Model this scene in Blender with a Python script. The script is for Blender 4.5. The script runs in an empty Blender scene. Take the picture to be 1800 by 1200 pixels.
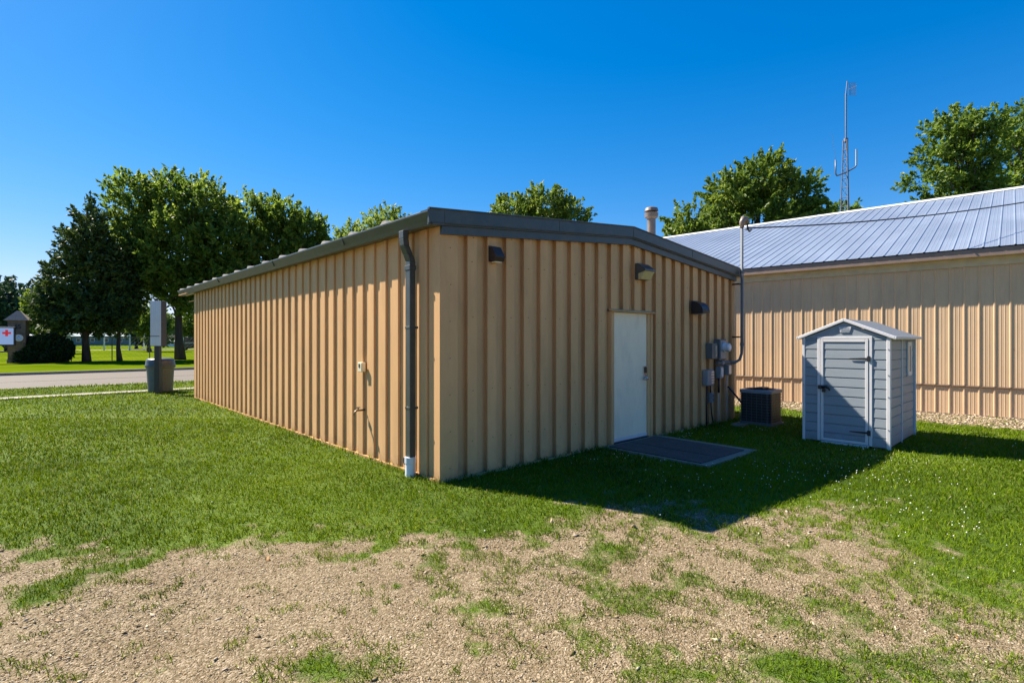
import bpy, math, random
import numpy as np
from mathutils import Vector, Matrix, noise as mnoise

random.seed(7)
RNG = np.random.default_rng(11)
D = bpy.data
SC = bpy.context.scene
COL = SC.collection
PI = math.pi

# ------------------------------------------------------------------ camera, sky, sun, exposure
CAM_H = 1.62
F = 938.0
cam_d = D.cameras.new("camera")
cam_d.sensor_width = 36.0
cam_d.lens = 36.0 * F / 1800.0
cam_d.shift_y = -3.0 / 1800.0
cam_d.clip_start = 0.05
cam_d.clip_end = 3000
cam = D.objects.new("camera", cam_d)
cam.location = (0, 0, CAM_H)
cam.rotation_euler = (PI / 2, 0, 0)
COL.objects.link(cam)
SC.camera = cam

SUN_AZ = (-0.891, 0.454)          # horizontal direction towards the sun
SUN_EL = math.radians(46.6)
w = D.worlds.new("World")
SC.world = w
w.use_nodes = True
nt = w.node_tree
bg = nt.nodes["Background"]
sky = nt.nodes.new("ShaderNodeTexSky")
sky.sky_type = 'NISHITA'
sky.sun_disc = False
sky.sun_elevation = SUN_EL
sky.sun_rotation = math.atan2(SUN_AZ[0], SUN_AZ[1])
sky.air_density = 0.9
sky.dust_density = 0.15
sky.ozone_density = 2.2
hs = nt.nodes.new("ShaderNodeHueSaturation")
hs.inputs["Saturation"].default_value = 1.48
hs.inputs["Hue"].default_value = 0.495
nt.links.new(sky.outputs[0], hs.inputs["Color"])
tint = nt.nodes.new("ShaderNodeMix"); tint.data_type = 'RGBA'; tint.blend_type = 'MULTIPLY'
tint.inputs[0].default_value = 1.0
tint.inputs[7].default_value = (0.88, 0.93, 1.38, 1)
nt.links.new(hs.outputs[0], tint.inputs[6])
den = nt.nodes.new("ShaderNodeVectorMath"); den.operation = 'MULTIPLY_ADD'
den.inputs[1].default_value = (0.09, 0.10, 0.088); den.inputs[2].default_value = (1, 1, 1)
nt.links.new(tint.outputs[2], den.inputs[0])
dv = nt.nodes.new("ShaderNodeVectorMath"); dv.operation = 'DIVIDE'
nt.links.new(tint.outputs[2], dv.inputs[0]); nt.links.new(den.outputs[0], dv.inputs[1])
sc_ = nt.nodes.new("ShaderNodeVectorMath"); sc_.operation = 'SCALE'; sc_.inputs["Scale"].default_value = 1.18
nt.links.new(dv.outputs[0], sc_.inputs[0])
nt.links.new(sc_.outputs[0], bg.inputs["Color"])
bg.inputs["Strength"].default_value = 0.065

sun_d = D.lights.new("sun", 'SUN')
sun_d.energy = 5.0
sun_d.angle = math.radians(0.55)
sun_d.color = (1.0, 0.91, 0.78)
sun = D.objects.new("sun", sun_d)
_to = Vector((SUN_AZ[0] * math.cos(SUN_EL), SUN_AZ[1] * math.cos(SUN_EL), math.sin(SUN_EL)))
sun.rotation_euler = _to.to_track_quat('Z', 'Y').to_euler()
sun.location = _to * 60
COL.objects.link(sun)

SC.view_settings.view_transform = 'Standard'
SC.view_settings.look = 'None'
SC.view_settings.exposure = 1.4
SC.view_settings.gamma = 1.0
SC.view_settings.use_curve_mapping = False

# ------------------------------------------------------------------ materials
def mat(name, col, rough=0.6, metal=0.0, var=0.12, vscale=6.0, bump=0.0, bscale=40.0, stretch=None,
        spec=0.5, dirt=None, dirt_amt=0.0, dirt_scale=3.0, emit=0.0, coat=0.0, splash=False):
    m = D.materials.new(name)
    m.use_nodes = True
    t = m.node_tree
    b = t.nodes["Principled BSDF"]
    b.inputs["Roughness"].default_value = rough
    b.inputs["Metallic"].default_value = metal
    b.inputs["Specular IOR Level"].default_value = spec
    b.inputs["Coat Weight"].default_value = coat
    tc = t.nodes.new("ShaderNodeTexCoord")
    mp = t.nodes.new("ShaderNodeMapping")
    if stretch: mp.inputs["Scale"].default_value = stretch
    t.links.new(tc.outputs["Object"], mp.inputs[0])
    n = t.nodes.new("ShaderNodeTexNoise")
    n.inputs["Scale"].default_value = vscale
    n.inputs["Detail"].default_value = 6
    t.links.new(mp.outputs[0], n.inputs["Vector"])
    r = t.nodes.new("ShaderNodeMapRange")
    r.inputs[1].default_value = 0.3; r.inputs[2].default_value = 0.7
    r.inputs[3].default_value = 1 - var; r.inputs[4].default_value = 1 + var
    t.links.new(n.outputs[0], r.inputs[0])
    mx = t.nodes.new("ShaderNodeVectorMath"); mx.operation = 'SCALE'
    mx.inputs[0].default_value = col[:3]
    t.links.new(r.outputs[0], mx.inputs["Scale"])
    out = mx.outputs[0]
    if dirt:
        n2 = t.nodes.new("ShaderNodeTexNoise")
        n2.inputs["Scale"].default_value = dirt_scale
        n2.inputs["Detail"].default_value = 8
        n2.inputs["Roughness"].default_value = 0.7
        t.links.new(mp.outputs[0], n2.inputs["Vector"])
        r2 = t.nodes.new("ShaderNodeMapRange")
        r2.inputs[1].default_value = 0.48; r2.inputs[2].default_value = 0.75
        r2.inputs[3].default_value = 0; r2.inputs[4].default_value = dirt_amt
        t.links.new(n2.outputs[0], r2.inputs[0])
        m2 = t.nodes.new("ShaderNodeMix"); m2.data_type = 'RGBA'
        t.links.new(r2.outputs[0], m2.inputs[0])
        t.links.new(out, m2.inputs[6])
        m2.inputs[7].default_value = (*dirt[:3], 1)
        out = m2.outputs[2]
    if splash:
        sx = t.nodes.new("ShaderNodeSeparateXYZ"); t.links.new(tc.outputs["Object"], sx.inputs[0])
        n5 = t.nodes.new("ShaderNodeTexNoise"); n5.inputs["Scale"].default_value = 7; n5.inputs["Detail"].default_value = 9; n5.inputs["Roughness"].default_value = .75
        t.links.new(tc.outputs["Object"], n5.inputs["Vector"])
        ma = t.nodes.new("ShaderNodeMath"); ma.operation = 'MULTIPLY_ADD'; ma.inputs[1].default_value = -1.6
        t.links.new(sx.outputs[2], ma.inputs[0]); t.links.new(n5.outputs[0], ma.inputs[2])
        r5 = t.nodes.new("ShaderNodeMapRange"); r5.inputs[1].default_value = .22; r5.inputs[2].default_value = .62; r5.inputs[4].default_value = .55
        t.links.new(ma.outputs[0], r5.inputs[0])
        m5 = t.nodes.new("ShaderNodeMix"); m5.data_type = 'RGBA'; m5.inputs[7].default_value = (.20, .14, .075, 1)
        t.links.new(r5.outputs[0], m5.inputs[0]); t.links.new(out, m5.inputs[6]); out = m5.outputs[2]
    t.links.new(out, b.inputs["Base Color"])
    # roughness breakup
    r3 = t.nodes.new("ShaderNodeMapRange")
    r3.inputs[3].default_value = max(0.03, rough - 0.08); r3.inputs[4].default_value = min(1, rough + 0.08)
    t.links.new(n.outputs[0], r3.inputs[0])
    t.links.new(r3.outputs[0], b.inputs["Roughness"])
    if bump:
        n3 = t.nodes.new("ShaderNodeTexNoise")
        n3.inputs["Scale"].default_value = bscale
        n3.inputs["Detail"].default_value = 4
        t.links.new(mp.outputs[0], n3.inputs["Vector"])
        bp = t.nodes.new("ShaderNodeBump")
        bp.inputs["Strength"].default_value = bump
        bp.inputs["Distance"].default_value = 0.01
        t.links.new(n3.outputs[0], bp.inputs["Height"])
        t.links.new(bp.outputs[0], b.inputs["Normal"])
    if emit:
        t.links.new(out, b.inputs["Emission Color"])
        b.inputs["Emission Strength"].default_value = emit
    return m

def rnd_mat(name, cols, rough=0.6, trans=0.0, spec=0.3, noise_scale=None, noise_col=None):
    """colour picked along a ramp by the mesh attribute 'rnd'; optional translucency for leaves and grass"""
    m = D.materials.new(name)
    m.use_nodes = True
    t = m.node_tree
    b = t.nodes["Principled BSDF"]
    b.inputs["Roughness"].default_value = rough
    b.inputs["Specular IOR Level"].default_value = spec
    a = t.nodes.new("ShaderNodeAttribute"); a.attribute_name = "rnd"
    cr = t.nodes.new("ShaderNodeValToRGB")
    e = cr.color_ramp.elements
    while len(e) < len(cols): e.new(0.5)
    for i, c in enumerate(cols):
        e[i].position = i / (len(cols) - 1)
        e[i].color = (*c, 1)
    t.links.new(a.outputs["Fac"], cr.inputs[0])
    out = cr.outputs[0]
    if noise_scale:
        tc = t.nodes.new("ShaderNodeTexCoord")
        n = t.nodes.new("ShaderNodeTexNoise"); n.inputs["Scale"].default_value = noise_scale
        n.inputs["Detail"].default_value = 5
        t.links.new(tc.outputs["Object"], n.inputs["Vector"])
        r2 = t.nodes.new("ShaderNodeMapRange")
        r2.inputs[1].default_value = 0.42; r2.inputs[2].default_value = 0.66
        r2.inputs[4].default_value = 0.75
        t.links.new(n.outputs[0], r2.inputs[0])
        m2 = t.nodes.new("ShaderNodeMix"); m2.data_type = 'RGBA'
        t.links.new(r2.outputs[0], m2.inputs[0])
        t.links.new(out, m2.inputs[6])
        m2.inputs[7].default_value = (*noise_col, 1)
        out = m2.outputs[2]
    t.links.new(out, b.inputs["Base Color"])
    if trans:
        tr = t.nodes.new("ShaderNodeBsdfTranslucent")
        hs = t.nodes.new("ShaderNodeHueSaturation")
        hs.inputs["Value"].default_value = 1.5
        hs.inputs["Hue"].default_value = 0.485
        t.links.new(out, hs.inputs["Color"])
        t.links.new(hs.outputs[0], tr.inputs[0])
        ms = t.nodes.new("ShaderNodeMixShader"); ms.inputs[0].default_value = trans
        t.links.new(b.outputs[0], ms.inputs[1]); t.links.new(tr.outputs[0], ms.inputs[2])
        t.links.new(ms.outputs[0], t.nodes["Material Output"].inputs[0])
    return m

M = {}
TAN = (0.62, 0.372, 0.175)
M['siding'] = mat("tan painted steel siding", TAN, 0.55, 0, 0.09, 2.2, 0.12, 3.0, (1, 1, 0.25), 0.10,
                  (0.34, 0.21, 0.11), 0.38, 5.0, splash=True)
M['siding_far'] = mat("pale tan steel siding", (0.62, 0.43, 0.26), 0.5, 0, 0.06, 2.0, 0.08, 3.0, (1, 1, 0.25), 0.25,
                      (0.38, 0.25, 0.14), 0.30, 5.0)
M['frieze'] = mat("cream trim board", (0.50, 0.42, 0.27), 0.5)
M['fascia_brown'] = mat("brown grey fascia metal", (0.22, 0.155, 0.12), 0.45)
M['trim'] = mat("dark green grey trim metal", (0.050, 0.058, 0.053), 0.38, 0, 0.12, 4, 0.03, 5, (1, 1, 1), 0.5, (0.10, 0.095, 0.08), 0.4, 8)
M['roof_steel'] = mat("galvanised roof sheet", (0.32, 0.375, 0.45), 0.45, 0.55, 0.09, 1.2, 0.05, 2.0, (1, 0.2, 1), 0.5,
                      (0.30, 0.32, 0.37), 0.4, 3.0)
M['roof_pale'] = mat("weathered pale roof sheet", (0.42, 0.37, 0.31), 0.5, 0.2)
M['ridge'] = mat("bright ridge cap", (0.78, 0.77, 0.74), 0.4, 0.1)
M['seam'] = mat("dark screw and seam metal", (0.10, 0.06, 0.035), 0.6)
M['door'] = mat("off white door paint", (0.84, 0.73, 0.53), 0.45, 0, 0.05, 3, 0.02, 30, (1, 1, 0.4), 0.5, (0.34, 0.33, 0.31), 0.3, 4)
M['chrome'] = mat("brushed steel", (0.55, 0.54, 0.52), 0.25, 1.0)
M['black'] = mat("black plastic", (0.018, 0.018, 0.02), 0.4)
M['brown_dk'] = mat("dark brown painted metal", (0.045, 0.03, 0.024), 0.45)
M['bronze'] = mat("bronze lamp housing", (0.07, 0.07, 0.065), 0.4)
M['lens'] = mat("yellowed lamp lens", (0.55, 0.45, 0.22), 0.2, 0, 0.1, 30)
M['grey_box'] = mat("grey enclosure", (0.22, 0.25, 0.27), 0.45)
M['grey_dk'] = mat("dark grey enclosure", (0.10, 0.12, 0.125), 0.5)
M['conduit'] = mat("galvanised conduit", (0.13, 0.14, 0.145), 0.65, 0.1, 0.1)
M['conduit_w'] = mat("pale conduit", (0.42, 0.40, 0.37), 0.5)
M['glass_w'] = mat("meter glass", (0.62, 0.65, 0.68), 0.12, 0, 0.1, 20)
M['label'] = mat("weathered paper tag", (0.42, 0.36, 0.25), 0.7, 0, 0.35, 40)
M['pvc'] = mat("white plastic pipe", (0.66, 0.69, 0.74), 0.35)
M['cream'] = mat("cream outlet cover", (0.72, 0.66, 0.46), 0.4)
M['brass'] = mat("old brass", (0.25, 0.20, 0.13), 0.4, 0.7)
M['concrete'] = mat("concrete", (0.25, 0.22, 0.17), 0.85, 0, 0.18, 8, 0.4, 60, None, 0.3, (0.2, 0.18, 0.15), 0.5, 4)
M['mat'] = mat("rubber mat", (0.070, 0.066, 0.064), 0.75, 0, 0.2, 12, 0.5, 90, None, 0.3, (0.16, 0.15, 0.13), 0.35, 5)
M['shed'] = mat("blue grey resin panel", (0.265, 0.30, 0.33), 0.5, 0, 0.06, 5, 0.12, 70, (1, 1, 4), 0.4, (0.24, 0.25, 0.24), 0.4, 5, splash=True)
M['shed_white'] = mat("white resin trim", (0.62, 0.61, 0.61), 0.4, 0, 0.05, 6)
M['shed_roof'] = mat("grey resin roof", (0.15, 0.165, 0.18), 0.6, 0, 0.08, 12, 0.15, 60)
M['stack'] = mat("weathered flue pipe", (0.20, 0.165, 0.14), 0.5, 0.3, 0.2, 6, 0, 1, None, 0.5, (0.25, 0.11, 0.06), 0.6, 5)
M['road'] = mat("worn concrete road", (0.12, 0.102, 0.083), 0.85, 0, 0.10, 1.2, 0.2, 20, None, 0.3, (0.09, 0.078, 0.065), 0.5, 0.6)
M['kerb'] = mat("kerb concrete", (0.26, 0.23, 0.18), 0.85, 0, 0.15, 3)
M['bark'] = mat("bark", (0.060, 0.045, 0.032), 0.9, 0, 0.35, 6, 0.8, 20, (1, 1, 0.25))
M['bin'] = mat("grey bin plastic", (0.085, 0.105, 0.10), 0.5)
M['bin_lid'] = mat("dark grey bin lid", (0.075, 0.085, 0.095), 0.35)
M['alu'] = mat("aluminium sheet", (0.50, 0.54, 0.60), 0.4, 0.55, 0.05)
M['stone'] = mat("brown brick pillar", (0.17, 0.125, 0.09), 0.85, 0, 0.25, 5, 0.3, 20)
M['shingle'] = mat("grey brown shingle", (0.24, 0.20, 0.175), 0.8, 0, 0.2, 9)
M['screen'] = mat("lit display pale blue", (0.22, 0.30, 0.50), 0.3, 0, 0.06, 2, emit=0.30)
M['screen_red'] = mat("lit display red", (0.45, 0.01, 0.02), 0.3, 0, 0.05, 2, emit=0.3)
M['screen_blue'] = mat("lit display mid blue", (0.12, 0.24, 0.50), 0.3, 0, 0.05, 2, emit=0.15)
M['screen_pink'] = mat("lit display pink", (0.40, 0.24, 0.38), 0.3, 0, 0.05, 2, emit=0.3)
M['white'] = mat("white paint", (0.72, 0.73, 0.74), 0.4)
M['navy'] = mat("navy car paint", (0.012, 0.02, 0.05), 0.25, 0, 0.05, 3, coat=0.6)
M['tyre'] = mat("tyre rubber", (0.02, 0.02, 0.02), 0.8)
M['win'] = mat("dark window glass", (0.02, 0.028, 0.035), 0.08)
M['teal_wall'] = mat("blue grey building wall", (0.10, 0.155, 0.175), 0.7)
M['pale_wall'] = mat("pale blue building wall", (0.32, 0.42, 0.46), 0.7)
M['tower'] = mat("galvanised tower steel", (0.13, 0.14, 0.17), 0.5, 0.3)
M['fence'] = mat("dark fence steel", (0.07, 0.085, 0.08), 0.5, 0.2)
M['rust'] = mat("rusty screws", (0.10, 0.055, 0.03), 0.7)
M['cable'] = mat("black cable", (0.02, 0.02, 0.024), 0.6)
LEAF = [(0.035, 0.080, 0.010), (0.10, 0.175, 0.020), (0.21, 0.28, 0.036)]
M['leaf_maple'] = rnd_mat("maple leaves", LEAF, 0.5, 0.48)
M['leaf_light'] = rnd_mat("light green leaves", [(0.045, 0.095, 0.012), (0.11, 0.18, 0.02), (0.21, 0.28, 0.04)], 0.5, 0.40)
M['leaf_dark'] = rnd_mat("dark evergreen needles", [(0.018, 0.045, 0.011), (0.045, 0.085, 0.017), (0.105, 0.145, 0.026)], 0.55, 0.22)
M['leaf_far'] = rnd_mat("distant blue green leaves", [(0.02, 0.05, 0.024), (0.04, 0.085, 0.034), (0.07, 0.13, 0.04)], 0.6, 0.15)
M['leaf_bush'] = rnd_mat("dense shrub leaves", [(0.008, 0.02, 0.005), (0.018, 0.044, 0.008), (0.045, 0.09, 0.012)], 0.55, 0.1)
M['blade'] = rnd_mat("grass blades", [(0.034, 0.068, 0.002), (0.090, 0.155, 0.003), (0.19, 0.265, 0.012), (0.32, 0.29, 0.10)], 0.8, 0.30, 0.03, 0.5, (0.115, 0.19, 0.002))
M['pebble'] = rnd_mat("mixed gravel", [(0.12, 0.085, 0.04), (0.22, 0.165, 0.09), (0.32, 0.25, 0.15), (0.27, 0.21, 0.145), (0.55, 0.47, 0.34), (0.28, 0.16, 0.07)], 0.9, 0, 0.05)
M['petal'] = mat("clover white", (0.80, 0.80, 0.72), 0.7)

# ------------------------------------------------------------------ mesh helpers
class MB:
    def __init__(s): s.v = []; s.f = []; s.m = []
    def face(s, pts, mi=0):
        n = len(s.v); s.v += [tuple(p) for p in pts]; s.f.append(tuple(range(n, n + len(pts)))); s.m.append(mi); return s
    def hexa(s, b, t, mi=0):
        """b, t: four bottom and four top points, counter clockwise seen from above"""
        n = len(s.v); s.v += [tuple(p) for p in b] + [tuple(p) for p in t]
        for q in ((3, 2, 1, 0), (4, 5, 6, 7), (0, 1, 5, 4), (1, 2, 6, 5), (2, 3, 7, 6), (3, 0, 4, 7)):
            s.f.append(tuple(n + i for i in q)); s.m.append(mi)
        return s
    def box(s, x0, x1, y0, y1, z0, z1, mi=0):
        return s.hexa([(x0, y0, z0), (x1, y0, z0), (x1, y1, z0), (x0, y1, z0)],
                      [(x0, y0, z1), (x1, y0, z1), (x1, y1, z1), (x0, y1, z1)], mi)
    def tube(s, pts, r, n=10, mi=0, caps=True):
        pts = [Vector(p) for p in pts]
        rs = r if isinstance(r, (list, tuple)) else [r] * len(pts)
        base = len(s.v)
        d0 = (pts[1] - pts[0]).normalized()
        a = d0.orthogonal().normalized()
        for i, p in enumerate(pts):
            if i == 0: d = pts[1] - p
            elif i == len(pts) - 1: d = p - pts[i - 1]
            else: d = (pts[i + 1] - p).normalized() + (p - pts[i - 1]).normalized()
            d.normalize()
            a = (a - d * a.dot(d)).normalized()
            b = d.cross(a)
            for k in range(n):
                t = 2 * PI * k / n
                s.v.append(tuple(p + (a * math.cos(t) + b * math.sin(t)) * rs[i]))
        for i in range(len(pts) - 1):
            for k in range(n):
                k2 = (k + 1) % n
                s.f.append((base + i * n + k, base + i * n + k2, base + (i + 1) * n + k2, base + (i + 1) * n + k)); s.m.append(mi)
        if caps:
            s.f.append(tuple(base + k for k in reversed(range(n)))); s.m.append(mi)
            s.f.append(tuple(base + (len(pts) - 1) * n + k for k in range(n))); s.m.append(mi)
        return s
    def lathe(s, prof, n=24, c=(0, 0), mi=0):
        """prof: (radius, z) from bottom to top"""
        base = len(s.v)
        for r, z in prof:
            for k in range(n):
                t = 2 * PI * k / n
                s.v.append((c[0] + r * math.cos(t), c[1] + r * math.sin(t), z))
        for i in range(len(prof) - 1):
            for k in range(n):
                k2 = (k + 1) % n
                s.f.append((base + i * n + k, base + i * n + k2, base + (i + 1) * n + k2, base + (i + 1) * n + k)); s.m.append(mi)
        s.f.append(tuple(base + k for k in reversed(range(n)))); s.m.append(mi)
        s.f.append(tuple(base + (len(prof) - 1) * n + k for k in range(n))); s.m.append(mi)
        return s
    def prism(s, poly, axis, a0, a1, mi=0):
        """poly: 2-D outline in the plane across axis ('x' -> (y,z), 'y' -> (x,z), 'z' -> (x,y))"""
        def P(p, a):
            return {'x': (a, p[0], p[1]), 'y': (p[0], a, p[1]), 'z': (p[0], p[1], a)}[axis]
        n = len(poly); base = len(s.v)
        s.v += [P(p, a0) for p in poly] + [P(p, a1) for p in poly]
        s.f.append(tuple(base + i for i in reversed(range(n)))); s.m.append(mi)
        s.f.append(tuple(base + n + i for i in range(n))); s.m.append(mi)
        for i in range(n):
            j = (i + 1) % n
            s.f.append((base + i, base + j, base + n + j, base + n + i)); s.m.append(mi)
        return s
    def build(s, name, mats, parent=None, bevel=0, smooth=False, fix=True, solid=0):
        me = D.meshes.new(name)
        me.from_pydata(s.v, [], s.f)
        if not isinstance(mats, (list, tuple)): mats = [mats]
        for m in mats: me.materials.append(m)
        me.polygons.foreach_set("material_index", s.m)
        if smooth: me.polygons.foreach_set("use_smooth", [True] * len(s.f))
        me.update()
        if fix:
            import bmesh
            bm = bmesh.new(); bm.from_mesh(me); bmesh.ops.recalc_face_normals(bm, faces=bm.faces); bm.to_mesh(me); bm.free()
        o = D.objects.new(name, me); COL.objects.link(o)
        if parent: o.parent = parent
        if solid:
            md = o.modifiers.new("thickness", 'SOLIDIFY'); md.thickness = solid
        if bevel:
            md = o.modifiers.new("edges", 'BEVEL'); md.width = bevel; md.segments = 2; md.limit_method = 'ANGLE'
        if smooth:
            pass
        return o

def tag(o, label=None, cat=None, group=None, kind=None):
    if label: o['label'] = label
    if cat: o['category'] = cat
    if group: o['group'] = group
    if kind: o['kind'] = kind
    return o

def thing(name, label, cat, loc=(0, 0, 0), rotz=0.0, group=None):
    o = D.objects.new(name, None); COL.objects.link(o)
    o.empty_display_size = 0.2
    o.location = loc; o.rotation_euler = (0, 0, rotz)
    return tag(o, label, cat, group)

def np_mesh(name, V, Fc, mats, rnd=None, parent=None, smooth=False, attr=None):
    """V (n,3); Fc (m,k) same k for all"""
    me = D.meshes.new(name)
    V = np.asarray(V, np.float32); Fc = np.asarray(Fc, np.int32)
    m, k = Fc.shape
    me.vertices.add(len(V)); me.vertices.foreach_set("co", V.ravel())
    me.loops.add(m * k); me.loops.foreach_set("vertex_index", Fc.ravel())
    me.polygons.add(m)
    me.polygons.foreach_set("loop_start", np.arange(0, m * k, k, dtype=np.int32))
    if smooth: me.polygons.foreach_set("use_smooth", np.ones(m, bool))
    for mt in (mats if isinstance(mats, (list, tuple)) else [mats]): me.materials.append(mt)
    for nm, arr in ((("rnd", rnd),) if rnd is not None else ()) + (tuple(attr.items()) if attr else ()):
        a = me.attributes.new(nm, 'FLOAT', 'POINT')
        a.data.foreach_set("value", np.asarray(arr, np.float32))
    me.update(calc_edges=True)
    o = D.objects.new(name, me); COL.objects.link(o)
    if parent: o.parent = parent
    return o

# ------------------------------------------------------------------ frames of the two buildings and the shed
C0 = (-0.813, 6.006)
TH = math.atan2(1.0, 1.1013)                 # direction of the gable wall
U = (math.cos(TH), math.sin(TH)); Vv = (-math.sin(TH), math.cos(TH))
def A(u, v, z=0.0):
    return (C0[0] + U[0] * u + Vv[0] * v, C0[1] + U[1] * u + Vv[1] * v, z)
def inA(x, y):
    dx, dy = x - C0[0], y - C0[1]
    return dx * U[0] + dy * U[1], dx * Vv[0] + dy * Vv[1]
def ground_at(px, py, horizon=597.0):
    """the point of flat ground seen along one measured sight line of the photograph"""
    Y = CAM_H * F / (py - horizon)
    return ((px - 900) / F * Y, Y)
def at(px, py, Y):
    return ((px - 900) / F * Y, Y, CAM_H + (597.0 - py) / F * Y)

OB = (10.41, 10.85)
TB = math.atan2(-0.6842, 0.7293)
def inB(x, y):
    dx, dy = x - OB[0], y - OB[1]
    return dx * math.cos(TB) + dy * math.sin(TB), -dx * math.sin(TB) + dy * math.cos(TB)

# ------------------------------------------------------------------ noise and ground cover
def hash2(ix, iy, seed):
    h = (ix.astype(np.int64) * 374761393 + iy.astype(np.int64) * 668265263 + seed * 974634777) & 0x7fffffff
    h = ((h ^ (h >> 13)) * 1274126177) & 0x7fffffff
    return ((h ^ (h >> 16)) & 0xffff) / 65535.0
def vnoise(x, y, s, seed=0):
    x = x * s; y = y * s
    ix = np.floor(x); iy = np.floor(y); fx = x - ix; fy = y - iy
    fx = fx * fx * (3 - 2 * fx); fy = fy * fy * (3 - 2 * fy)
    a = hash2(ix, iy, seed); b = hash2(ix + 1, iy, seed); c = hash2(ix, iy + 1, seed); d = hash2(ix + 1, iy + 1, seed)
    return (a * (1 - fx) + b * fx) * (1 - fy) + (c * (1 - fx) + d * fx) * fy
def fbm(x, y, s, seed=0, o=4):
    t = 0; a = 1; n = 0
    for i in range(o):
        t = t + a * vnoise(x, y, s * 2 ** i, seed + i); n += a; a *= 0.55
    return t / n

# lawn edge measured along sight lines, kept as (bearing, distance); beyond the distance there is lawn
EDGE = [(-900, 960), (0, 968), (60, 985), (120, 990), (200, 996), (320, 985), (450, 988), (600, 965), (760, 972), (860, 958), (950, 948), (1000, 940),
        (1060, 928), (1120, 932), (1200, 948), (1290, 956), (1380, 968), (1460, 992), (1530, 1040), (1600, 1095), (1700, 1140), (1800, 1150), (2600, 1250)]
EB = np.array([(p[0] - 900) / F for p in EDGE])
ED = np.array([CAM_H * F / (p[1] - 597) for p in EDGE])
# tufty islands on the gravel and bare places in the lawn: (photo x, photo y, radius m, strength)
ISL = [(60, 1050, .20, .9), (110, 1025, .22, 1.0), (170, 1005, .25, .9), (1000, 985, .20, .9), (1080, 962, .22, .8), (960, 1010, .12, .6), (840, 1072, .16, 1.0), (690, 1030, .07, .8),
       (580, 1180, .22, .9), (650, 1160, .16, .8), (540, 1110, .12, .6), (1380, 1092, .15, .8), (1220, 1180, .22, .8), (1330, 1150, .18, .6), (1420, 1185, .3, .9),
       (1560, 1165, .3, .9), (1300, 1060, .08, .7), (1180, 985, .16, .6), (430, 1130, .08, .5), (280, 1180, .12, .5), (20, 1170, .08, .6), (1690, 1180, .22, .6),
       (1010, 1085, .10, .7), (1100, 1075, .08, .6), (1180, 1000, .12, .6), (230, 1060, .10, .4), (900, 1050, .08, .4), (1150, 1040, .08, .6), (1450, 1060, .2, .8), (1240, 1095, .08, .6), (1350, 1070, .30, .5), (1500, 1120, .40, .62), (1250, 1000, .22, .5), (1110, 1125, .18, .5), (1650, 1170, .4, .7),
       (900, 1015, .13, .5), (750, 1065, .10, .45), (700, 1130, .10, .5), (960, 1150, .13, .5), (1420, 1010, .3, .5), (1050, 1020, .15, .55), (1190, 1060, .12, .5)]
BARE = [(1490, 882, .42, .75), (1560, 872, .34, .65), (1420, 905, .30, .7), (1380, 925, .3, .55), (10, 890, .18, .9), (1700, 1135, .4, .5), (1520, 955, .4, .35), (1490, 920, .4, .4)]
def cover(x, y):
    """0 = bare gravel, 1 = full lawn"""
    x = np.asarray(x, float); y = np.asarray(y, float)
    yy = np.maximum(y, 0.3)
    d = y - np.interp(x / yy, EB, ED)
    n = fbm(x, y, 1.3, 3) - 0.5; n2 = fbm(x, y, 6.0, 9) - 0.5
    soft = 0.26 + 0.55 / (1 + np.exp(-(x - 0.3) * 2.2))
    n1 = fbm(x, y, 2.8, 15) - 0.5
    c = 0.5 + (d + n * 0.8 + n1 * 1.0 + n2 * 1.1) / (2 * soft)
    for px, py, r, s in BARE:
        gx, gy = ground_at(px, py)
        c = np.where(c > 0, c - s * 1.3 * np.exp(-((x - gx) ** 2 + (y - gy) ** 2) / (r * r) * (0.7 + 0.9 * (n2 + .5))), c)
    c = np.clip(c, 0, 1); c = np.where(c < .999, c * np.clip(.55 + 1.6 * (fbm(x, y, 4.5, 33, 3) - .3), .1, 1), c)
    for px, py, r, s in ISL:
        gx, gy = ground_at(px, py)
        c = np.maximum(c, s * np.exp(-(((x - gx) * .75) ** 2 + ((y - gy) * 1.1) ** 2) / (r * r)) * (0.45 + 1.3 * (n2 + .45)))
    bx, by = inB(x, y)
    db = -by                                    # distance in front of the far building
    strip = np.clip((1.95 + n * 1.2 + n2 * 1.0 - db) / 0.35, 0, 1) * (np.abs(bx) < 30)
    c = c * (1 - 0.93 * strip * (db > -1))
    # stray tufts on the gravel
    s2 = fbm(x, y, 5.0, 21, 3)
    c = np.maximum(c, np.clip((s2 - 0.52 + .075 * np.clip(x + .3, -1.2, 1.8)) * 3.0, 0, 0.72) * (y < 7))
    return np.clip(c, 0, 1)
def gz(x, y):
    return 0.02 * (fbm(np.asarray(x, float), np.asarray(y, float), 0.9, 40, 3) - 0.5) + 0.006 * (fbm(np.asarray(x, float), np.asarray(y, float), 7, 50, 2) - 0.5)

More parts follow.
